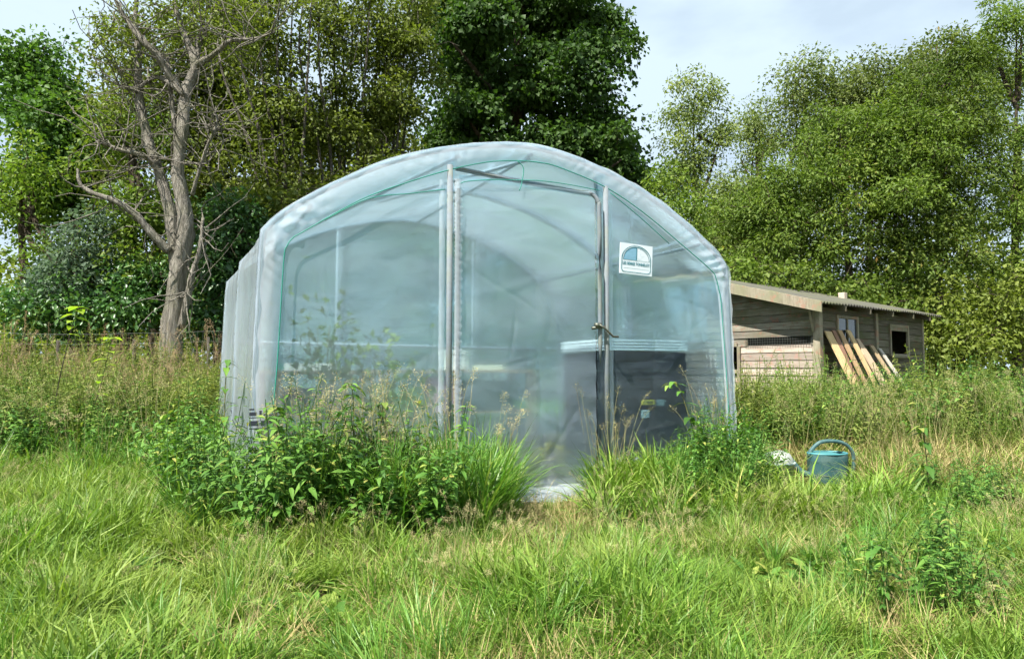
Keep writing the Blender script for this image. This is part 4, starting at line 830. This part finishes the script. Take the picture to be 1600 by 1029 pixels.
# ------------------------------------------------------------------ low plants: prototypes
def blade(m, r, base, ang, lean, L_, wd, rnd, curl=1.0, seg=4):
    d = np.array([math.cos(ang), math.sin(ang), 0]); s = np.array([-d[1], d[0], 0]); V = []; 
    for k in range(seg + 1):
        f = k / seg; th = lean + curl * f * f; 
        p = base + (d * (math.sin(lean) * f + .55 * curl * f * f) + np.array([0, 0, math.cos(lean) * f - .38 * curl * f * f * f])) * L_
        w_ = wd * (1 - f ** 1.6) * (.7 + .6 * min(1, f * 3)) * .5
        if k < seg: V += [p - s * w_, p + s * w_]
        else: V += [p]
    F = [(2 * k, 2 * k + 1, 2 * k + 3, 2 * k + 2) for k in range(seg - 1)] + [(2 * seg - 2, 2 * seg - 1, 2 * seg)]
    m.add(V, F, rnd)
def leaf_shape(m, base, d, up, L_, W, rnd, teeth=5, droop=.35, fold=.15):
    d = norm(np.array(d, float)); s = norm(np.cross(d, np.array(up, float))); u = np.cross(s, d); V = [base]; n = teeth
    for k in range(1, n + 1):
        f = k / (n + 1); w_ = W * .5 * (math.sin(math.pi * min(1, f ** .7)) ** .85) * (1.0 if k % 2 else .84); p = base + d * L_ * f - u * droop * L_ * f * f
        V += [p - s * w_ + u * fold * w_, p, p + s * w_ + u * fold * w_]
    V.append(base + d * L_ - u * droop * L_); F = [(0, 2, 1), (0, 3, 2)]
    for k in range(n - 1):
        a = 1 + 3 * k; F += [(a, a + 1, a + 4, a + 3), (a + 1, a + 2, a + 5, a + 4)]
    e = len(V) - 1; a = 1 + 3 * (n - 1); F += [(a, a + 1, e), (a + 1, a + 2, e)]
    m.add(V, F, rnd)
def proto(kind, seed):
    r = random.Random(seed); m = MB(); Z = np.zeros(3)
    if kind == 'grass':
        for k in range(38):
            a = r.uniform(0, 6.28); q = r.uniform(0, .06); blade(m, r, np.array([q * math.cos(a), q * math.sin(a), -.01]), r.uniform(0, 6.28), r.uniform(.05, .75), r.uniform(.09, .25), r.uniform(.0045, .0095), min(1, r.random() ** 1.5 * .85 + (.15 if r.random() < .1 else 0)), r.uniform(.2, 1.1), 3)
    elif kind == 'straw':
        for k in range(30):
            a = r.uniform(0, 6.28); q = r.uniform(0, .09); blade(m, r, np.array([q * math.cos(a), q * math.sin(a), r.uniform(0, .05)]), r.uniform(0, 6.28), r.uniform(.6, 1.45), r.uniform(.10, .28), r.uniform(.003, .005), r.random(), r.uniform(.0, .5), 3)
    elif kind == 'tallgrass':
        for k in range(46):
            a = r.uniform(0, 6.28); q = r.uniform(0, .09); blade(m, r, np.array([q * math.cos(a), q * math.sin(a), -.01]), r.uniform(0, 6.28), r.uniform(.03, .4), r.uniform(.35, .75), r.uniform(.006, .013), r.random(), r.uniform(.2, .9), 5)
    elif kind in ('seed', 'pinkseed'):
        for k in range(7):
            a = r.uniform(0, 6.28); ln = r.uniform(.6, 1.0); tilt = r.uniform(.03, .28); p0 = np.array([r.uniform(-.08, .08), r.uniform(-.08, .08), 0]); d = np.array([math.cos(a) * tilt, math.sin(a) * tilt, 1])
            P = [p0, p0 + d * ln * .5, p0 + d * ln * .85 + np.array([d[0], d[1], 0]) * .1, p0 + d * ln + np.array([d[0], d[1], -.05]) * .35]
            S = smooth_path(P, 3); V, F = tube(S, np.linspace(.0017, .0008, len(S)), 4, False); m.add(V, F, r.random())
            nsd = 60 if kind == 'seed' else 75
            for i in range(nsd):
                f = r.uniform(.74 if kind == 'seed' else .62, 1.0); b = S[0] + 0; j = f * (len(S) - 1); i0 = min(int(j), len(S) - 2); b = S[i0] + (S[i0 + 1] - S[i0]) * (j - i0)
                an = r.uniform(0, 6.28); rad = (.05 if kind == 'seed' else .025) * math.sin(math.pi * min(1, (1.02 - f) / .30)) ** .7 * r.random()
                q = b + np.array([math.cos(an) * rad, math.sin(an) * rad, r.uniform(-.01, .02)]); l = r.uniform(.006, .012); dd = norm(np.array([math.cos(an), math.sin(an), r.uniform(-.2, 1.2)])); s = norm(np.cross(dd, [0.3, .2, 1])) * l * .28
                m.add([q, q + dd * l * .5 + s, q + dd * l, q + dd * l * .5 - s], [(0, 1, 2, 3)], r.random())
        for k in range(10): blade(m, r, np.array([r.uniform(-.08, .08), r.uniform(-.08, .08), 0]), r.uniform(0, 6.28), r.uniform(.05, .5), r.uniform(.25, .5), .005, r.random(), r.uniform(.2, .9), 4)
    elif kind in ('nettle', 'weed'):
        for st in range(4 if kind == 'nettle' else 5):
            ln = r.uniform(.5, .85); p0 = np.array([r.uniform(-.1, .1), r.uniform(-.1, .1), 0]); a0 = r.uniform(0, 6.28); tl = r.uniform(.03, .22)
            S = smooth_path([p0, p0 + [tl * .3 * math.cos(a0), tl * .3 * math.sin(a0), ln * .5], p0 + [tl * math.cos(a0), tl * math.sin(a0), ln]], 5)
            V, F = tube(S, np.linspace(.0042, .0018, len(S)), 5, False); m.add(V, F, .05)
            nn = 12 if kind == 'nettle' else 17
            for k in range(nn):
                f = .15 + .85 * (k + .3) / nn; j = f * (len(S) - 1); i0 = min(int(j), len(S) - 2); b = S[i0] + (S[i0 + 1] - S[i0]) * (j - i0); an = a0 + k * 1.57 + r.uniform(-.3, .3)
                for sgn in (0, math.pi):
                    d = np.array([math.cos(an + sgn), math.sin(an + sgn), r.uniform(.0, .5)])
                    if kind == 'nettle': L_ = (.078 * (1 - .55 * abs(f - .5)) if f < .9 else .045) * r.uniform(.7, 1.2); leaf_shape(m, b + d * .012, d, (0, 0, 1), L_, L_ * .42, r.random(), 6, r.uniform(.25, .7))
                    else: L_ = .075 * r.uniform(.6, 1.25) * (1.1 - .5 * f); leaf_shape(m, b, d, (0, 0, 1), L_, L_ * .26, r.random(), 3, r.uniform(.1, .5))
    elif kind == 'broad':
        for k in range(11):
            a = r.uniform(0, 6.28); d = np.array([math.cos(a), math.sin(a), r.uniform(.2, 1.3)]); L_ = r.uniform(.09, .19); p = np.array([0, 0, 0]) + norm(d) * .05
            leaf_shape(m, p + [0, 0, .03], d, (0, 0, 1), L_, L_ * r.uniform(.4, .6), r.random(), 5, r.uniform(.2, .6))
    return m
KM = {'grass': 'grass', 'straw': 'straw', 'tallgrass': 'tallgrass', 'seed': 'seed', 'pinkseed': 'pinkseed', 'nettle': 'nettle', 'weed': 'weed', 'broad': 'nettle'}
PC = {}
def protos(kind, n=6):
    if kind not in PC:
        c = bpy.data.collections.new('kinds_of_' + kind)
        for k in range(n): o = proto(kind, 100 + k * 7 + len(kind)).build(f'{kind}_clump_{k:02d}', M[KM[kind]], link=False); c.objects.link(o)
        PC[kind] = c
    return PC[kind]
def scatter(name, label, cat, kind, P, scale, tilt=.15, nvar=6, seed=0, lean=None):
    """one object of uncountable growth: points carrying clumps"""
    r = np.random.default_rng(seed + 500); n = len(P); c = protos(kind, nvar)
    me = bpy.data.meshes.new(name); me.vertices.add(n); me.vertices.foreach_set('co', np.asarray(P, np.float32).ravel())
    rot = np.stack([r.normal(size=n) * tilt, r.normal(size=n) * tilt, r.random(n) * 6.283], 1)
    a = me.attributes.new('rot', 'FLOAT_VECTOR', 'POINT'); a.data.foreach_set('vector', rot.astype(np.float32).ravel())
    sc3 = np.asarray(scale, float)
    if sc3.ndim == 0: sc3 = np.full(n, float(sc3))
    sc3 = np.stack([sc3 * r.uniform(.85, 1.15, n), sc3 * r.uniform(.85, 1.15, n), sc3 * r.uniform(.75, 1.25, n)], 1) if sc3.ndim == 1 else sc3
    a = me.attributes.new('scl', 'FLOAT_VECTOR', 'POINT'); a.data.foreach_set('vector', sc3.astype(np.float32).ravel())
    a = me.attributes.new('pick', 'INT', 'POINT'); a.data.foreach_set('value', r.integers(0, nvar, n).astype(np.int32))
    o = obj(name, me, M[KM[kind]]); tag(o, label, cat, kind='stuff')
    g = bpy.data.node_groups.new('scatter_' + name, 'GeometryNodeTree')
    g.interface.new_socket('Geometry', in_out='INPUT', socket_type='NodeSocketGeometry'); g.interface.new_socket('Geometry', in_out='OUTPUT', socket_type='NodeSocketGeometry')
    gi = N(g, 'NodeGroupInput'); go = N(g, 'NodeGroupOutput'); ip = N(g, 'GeometryNodeInstanceOnPoints'); ci = N(g, 'GeometryNodeCollectionInfo')
    ci.inputs['Collection'].default_value = c; ci.inputs['Separate Children'].default_value = True; ci.inputs['Reset Children'].default_value = True
    def na(nm, ty): q = N(g, 'GeometryNodeInputNamedAttribute', data_type=ty); q.inputs[0].default_value = nm; return q.outputs[0]
    l = g.links.new
    l(gi.outputs[0], ip.inputs['Points']); l(ci.outputs[0], ip.inputs['Instance']); ip.inputs['Pick Instance'].default_value = True
    l(na('pick', 'INT'), ip.inputs['Instance Index']); l(na('rot', 'FLOAT_VECTOR'), ip.inputs['Rotation']); l(na('scl', 'FLOAT_VECTOR'), ip.inputs['Scale']); l(ip.outputs[0], go.inputs[0])
    o.modifiers.new('scatter', 'NODES').node_group = g
    return o
def in_tunnel(x, y, mg=.03):
    d = np.stack([x - TA[0], y - TA[1]], -1); s = d @ TU[:2]; t = d @ TN[:2]; return (s > -mg) & (s < TW + mg) & (t > -mg) & (t < TL + mg)
def in_hut(x, y, mg=.05):
    d = np.stack([x - HC[0], y - HC[1]], -1); s = d @ HU[:2]; t = d @ HV[:2]; return (s > -mg) & (s < 3.75) & (t > -mg) & (t < 2.45)
def field(n, y0, y1, seed, px0=-60, px1=1660, pw=1.0, keep=None, tall=False):
    r = np.random.default_rng(seed); Y = y0 + (y1 - y0) * r.random(n) ** pw; x = (r.uniform(px0, px1, n) - CX) / FPX * Y
    k = ~in_tunnel(x, Y) & ~in_hut(x, Y)
    if tall: k &= ~((PX(x, Y) > 795) & (PX(x, Y) < 935) & (Y > 4.05) & (Y < 5.6)) & ~((PX(x, Y) > 1190) & (PX(x, Y) < 1345) & (Y > 4.7) & (Y < 5.95))
    if keep is not None: k &= keep(x, Y, r)
    x, Y = x[k], Y[k]; return np.stack([x, Y, gz(x, Y)], 1)
def wob(x, y, s=1.0, ph=0): return np.sin(2.1 * s * x + 1.3 * np.sin(1.7 * s * y + ph)) * np.sin(1.9 * s * y + 1.1 * np.sin(1.3 * s * x + ph) + ph)
def PX(x, y): return CX + x / y * FPX
def near_door(x, y): 
    d = np.stack([x - TA[0], y - TA[1]], -1); s = d @ TU[:2]; t = d @ TN[:2]; return (s > 1.55) & (s < 2.75) & (t > -.42) & (t < .05)
def near_can(x, y): return (np.hypot(x - 2.71, y - 5.60) < .26) | (np.hypot(x - 2.2, y - 5.48) < .2)
def build_growth():
    bare_ = lambda x, y: (np.hypot((x + 1.42) / .22, (y - 2.42) / .14) < 1) | (np.hypot((x + .85) / .28, (y - 2.36) / .07) < 1) | (np.hypot((x - 1.25) / .2, (y - 3.1) / .12) < 1) | (wob(x, y, 2.1, 7) < -.86)
    ok = lambda x, y, r: ~near_door(x, y) & ~near_can(x, y) & ~bare_(x, y) & (r.random(len(x)) < .72 + .4 * wob(x, y, 1.6))
    P = field(15000, 1.7, 7.5, 1, keep=ok); 
    sc_ = .82 + .38 * wob(P[:, 0], P[:, 1], 1.1, 2) + .22 * wob(P[:, 0], P[:, 1], 3.3, 5) + .25 * (P[:, 0] < -.8)
    qx = PX(P[:, 0], P[:, 1]); sc_ *= np.where(((qx > 795) & (qx < 935) & (P[:, 1] > 4.1)) | ((qx > 1190) & (qx < 1345) & (P[:, 1] > 4.7) & (P[:, 1] < 5.8)), .5, 1)
    scatter('lawn_grass', 'short uneven green grass in front of the greenhouse', 'grass', 'grass', P, np.clip(sc_ * 1.1, .4, 1.6), .4, 8, 1)
    P = field(2600, 5.5, 13, 2, keep=lambda x, y, r: ~near_can(x, y)); scatter('meadow_grass', 'rough meadow grass further back on both sides', 'grass', 'grass', P, 1.7, .2, 8, 2)
    P = field(4200, 1.7, 7.0, 3, keep=lambda x, y, r: ~near_door(x, y) & ~near_can(x, y) & (r.random(len(x)) < .12 + .40 * (PX(x, y) > 640) * (PX(x, y) < 1420) + .6 * wob(x, y, 1.3, 4)))
    scatter('dead_grass', 'straw-coloured dead grass lying among the green', 'dead grass', 'straw', P, .8, .3, 6, 3)
    r = np.random.default_rng(12)
    def spot(n, pxa, pxb, ya, yb, seed, fl=None):
        return field(n, ya, yb, seed, pxa, pxb, 1.0, fl, True)
    # grass tuft by the left of the door, and yellow tuft right of the door
    P = np.vstack([spot(60, 600, 765, 3.95, 4.75, 5), spot(40, 480, 640, 3.7, 4.2, 6), spot(40, 690, 785, 4.2, 5.0, 61)]); scatter('tall_grass', 'tall lush green grass tuft left of the greenhouse door', 'grass', 'tallgrass', P, .95, .12, 6, 4)
    P = np.vstack([spot(50, 935, 1080, 4.95, 5.55, 7), spot(120, 860, 1400, 4.2, 5.4, 71)]); scatter('yellow_grass', 'yellowing long grass right of the greenhouse door', 'grass', 'grass', P, 2.0, .15, 8, 5)
    P = np.vstack([spot(34, 430, 720, 3.95, 4.6, 8), spot(5, 940, 962, 5.0, 5.4, 9), spot(5, 1112, 1135, 5.2, 5.7, 99), spot(10, 745, 860, 4.6, 5.2, 91)]); scatter('seeding_grass', 'grasses in seed against the greenhouse front', 'grass', 'seed', P, .88, .12, 6, 6)
    P = field(1300, 1.8, 6.5, 40, tall=True, keep=lambda x, y, r: ok(x, y, r) & (wob(x, y, 2.3, 1) > .05)); scatter('grass_tufts', 'longer fresh green grass tufts standing out of the lawn', 'grass', 'tallgrass', P, .28 + .20 * np.random.default_rng(4).random(len(P)), .3, 6, 20)
    P = field(420, 2.4, 6.5, 41, keep=ok, tall=True); scatter('lawn_seed_heads', 'thin grass seed heads standing out of the lawn', 'grass', 'seed', P, .38, .25, 6, 21)
    # nettles
    P = np.vstack([spot(100, 270, 690, 3.55, 4.5, 10), spot(36, 400, 590, 3.85, 4.5, 13), spot(46, 320, 420, 4.3, 5.6, 14)]); scatter('nettle_patch', 'dense dark green nettle patch in front of the left greenhouse corner', 'nettles', 'nettle', P, .60 + .48 * np.random.default_rng(8).random(len(P)), .26, 6, 7)
    P = np.vstack([spot(60, 270, 640, 3.5, 4.4, 110), spot(44, 1050, 1190, 4.6, 5.5, 111)]); scatter('nettle_grass', 'long grass growing up through the nettle patches', 'grass', 'tallgrass', P, .5 + .35 * np.random.default_rng(9).random(len(P)), .25, 6, 24)
    P = np.vstack([spot(62, 1055, 1190, 4.85, 5.5, 15), spot(14, 1060, 1190, 4.5, 5.0, 16), spot(30, 1120, 1180, 5.5, 6.4, 17)]); scatter('nettle_patch', 'nettle patch at the right front corner of the greenhouse', 'nettles', 'nettle', P, .45 + .42 * np.random.default_rng(10).random(len(P)), .25, 6, 8)
    P = np.vstack([spot(16, 1330, 1560, 2.5, 3.1, 18), spot(26, 1425, 1580, 4.2, 5.2, 19)]); scatter('nettle_patch', 'loose nettles at the lower right of the picture', 'nettles', 'nettle', P, .55, .2, 6, 9)
    P = np.vstack([spot(60, 60, 240, 2.7, 3.4, 20), spot(320, 60, 800, 2.3, 4.2, 21), spot(330, 800, 1560, 2.3, 4.6, 22), spot(90, 1060, 1300, 4.5, 5.4, 23)]); scatter('broadleaf_weeds', 'low broad-leaved weeds scattered through the grass', 'weeds', 'broad', P, .28 + .3 * np.random.default_rng(6).random(len(P)), .25, 6, 10)
    # meadow at the left
    left = lambda x, y, r: PX(x, y) < 345 + 12 * (y - 5)
    P = spot(900, -100, 420, 6.3, 9.4, 24, left); scatter('meadow_weeds', 'tangled yellow-green weeds of the left meadow', 'weeds', 'weed', P, .85 + .28 * wob(P[:, 0], P[:, 1], 1.5, 3) + .15 * np.random.default_rng(11).normal(size=len(P)), .2, 6, 11)
    P = spot(170, -100, 420, 7.8, 9.2, 25, left); scatter('sorrel', 'pinkish brown seed spikes topping the left meadow', 'sorrel', 'pinkseed', P, .88 + .15 * np.random.default_rng(13).normal(size=len(P)), .12, 6, 12)
    P = spot(330, -100, 420, 5.7, 8.8, 26, left); scatter('nettle_patch', 'scattered nettles at the front of the left meadow', 'nettles', 'nettle', P, .6 + .4 * np.random.default_rng(16).random(len(P)), .2, 6, 13)
    # in front of the hut
    P = spot(90, -100, 400, 5.2, 7.0, 33, left); scatter('meadow_edge_grass', 'long pale grass along the front of the left meadow', 'grass', 'tallgrass', P, .8, .15, 6, 22)
    P = spot(60, -100, 400, 5.6, 8.6, 34, left); scatter('meadow_seed_heads', 'tan grass seed heads among the left meadow weeds', 'grass', 'seed', P, .9, .15, 6, 23)
    P = spot(1000, 1130, 1640, 6.2, 9.6, 27, lambda x, y, r: (y < 8.9 - .0 * x) & (r.random(len(x)) < sstep((y - 5.8) / 1.6))); scatter('thicket_weeds', 'thicket of pale green weeds in front of the hut', 'weeds', 'weed', P, .80 + .30 * wob(P[:, 0], P[:, 1], 1.4, 1) + .15 * np.random.default_rng(14).normal(size=len(P)), .2, 6, 14)
    P = np.vstack([spot(150, 1180, 1640, 6.6, 9.4, 28), spot(40, 1285, 1400, 7.6, 8.5, 281)]); scatter('nettle_patch', 'nettles growing up against the hut', 'nettles', 'nettle', P, .7 + .5 * np.random.default_rng(15).random(len(P)), .15, 6, 15)
    P = spot(420, 1180, 1640, 5.2, 7.2, 29, lambda x, y, r: ~near_can(x, y)); scatter('dry_meadow', 'yellow dry grass around the watering can', 'grass', 'straw', P, 1.6, .3, 6, 16)
    P = spot(110, 1200, 1640, 6.0, 8.6, 30); scatter('seeding_grass', 'grasses in seed between watering can and hut', 'grass', 'seed', P, .8, .12, 6, 17)
build_growth()

def build_plants():
    # sapling near the left edge
    b = ground_pt(112, 6.4); s = thing('sapling', 'lanky sapling with dark stem and lime green leaves at the left edge', 'sapling', b)
    St = smooth_path([(0, 0, 0), at(122, 680, 6.4) - b, at(150, 625, 6.4) - b, at(163, 580, 6.4) - b, at(174, 528, 6.4) - b], 5)
    MB().tube(St, np.linspace(.005, .002, len(St)), 6).build('stem', M['darkstem'], s, smooth=True)
    r = random.Random(3)
    for k, f in enumerate([.55, .66, .72, .80, .84, .90, .95, .97, .99, 1, 1, 1, 1]):
        j = f * (len(St) - 1); i0 = min(int(j), len(St) - 2); p = St[i0] + (St[i0 + 1] - St[i0]) * (j - i0); a = k * 2.4
        m = MB(); leaf_shape(m, p, (math.cos(a), math.sin(a), .3), (0, 0, 1), r.uniform(.08, .13), r.uniform(.07, .10), r.random(), 6, .5); m.build('leaf', M['lime'], s)
    b = ground_pt(95, 6.6); s = thing('sapling', 'lime green leafy shoot poking in at the left edge above the meadow', 'sapling', b)
    St = smooth_path([(0, 0, 0), at(85, 640, 6.6) - b, at(105, 540, 6.6) - b, at(122, 480, 6.6) - b], 5)
    MB().tube(St, np.linspace(.006, .003, len(St)), 6).build('stem', M['darkstem'], s, smooth=True)
    for k, f in enumerate([.75, .82, .87, .9, .93, .96, .98, 1, 1, 1]):
        j = f * (len(St) - 1); i0 = min(int(j), len(St) - 2); p = St[i0] + (St[i0 + 1] - St[i0]) * (j - i0); a = k * 2.4
        m = MB(); leaf_shape(m, p, (math.cos(a), math.sin(a), .2), (0, 0, 1), r.uniform(.09, .14), r.uniform(.07, .11), r.random(), 6, .5); m.build('leaf', M['lime'], s)
    # the nettle that leans out over the film, and other single nettles that stand out
    def nettle(lab, px, Y, topx, topy, seed, n=9, sz=.12):
        b = ground_pt(px, Y); s = thing('nettle', lab, 'nettle', b); r = random.Random(seed); e = at(topx, topy, Y) - b
        St = smooth_path([(0, 0, 0), e * [.35, .35, .55], e * [.8, 1, .97], e + [(-.03 if topx < px else .02), 0, -.035]], 6)
        MB().tube(St, np.linspace(.005, .002, len(St)), 6).build('stem', M['stem'], s, smooth=True)
        for k in range(n):
            f = .2 + .8 * (k + .5) / n; j = f * (len(St) - 1); i0 = min(int(j), len(St) - 2); p = St[i0] + (St[i0 + 1] - St[i0]) * (j - i0); a = k * 1.57 + seed
            for q in (0, math.pi):
                L_ = sz * r.uniform(.7, 1.15) * (1.15 - .6 * f); m = MB(); leaf_shape(m, p, (math.cos(a + q), math.sin(a + q), .15), (0, 0, 1), L_, L_ * .5, r.random(), 7, r.uniform(.4, .9)); m.build('leaf', M['nettle'], s)
    nettle('drooping nettle arching across the right corner of the dark box', 1100, 5.15, 1048, 596, 1)
    nettle('tall nettle standing against the far left edge of the greenhouse side', 352, 4.9, 355, 562, 2, 12)
    nettle('nettle rising in front of the green-corded left greenhouse corner', 436, 3.9, 432, 632, 3, 9)
    nettle('tall nettle in flower at the middle of the left front film', 560, 4.1, 548, 598, 4, 11)
    nettle('nettle poking up left of the door, right of the tallest one', 592, 4.15, 600, 628, 5, 9)
    nettle('single nettle at the right edge above the lower right weeds', 1445, 4.6, 1440, 665, 6, 9)
    nettle('foreground nettle at the lower right with broad leaves', 1375, 2.75, 1372, 850, 7, 7, .10)
    nettle('foreground nettle close to the lower right corner', 1445, 2.7, 1450, 868, 8, 7, .10)
    # dock plants
    def dock(lab, px, Y, n, L0, seed):
        b = ground_pt(px, Y); s = thing('dock_plant', lab, 'dock plant', b); r = random.Random(seed)
        for k in range(n):
            a = r.uniform(0, 6.28); d = np.array([math.cos(a), math.sin(a), r.uniform(.3, 1.5)]); L_ = L0 * r.uniform(.6, 1.1); p = norm(d) * L0 * .35
            m = MB(); m.tube([(0, 0, 0), p], .002, 4); leaf_shape(m, p, d, (0, 0, 1), L_, L_ * .5, r.random(), 7, r.uniform(.3, .7)); m.build('leaf', M['nettle'], s)
    dock('leafy dock plant in the grass at the lower left', 180, 3.05, 26, .16, 1)
    dock('smaller dock plant just below the nettle patch', 400, 3.2, 18, .14, 2)
build_plants()
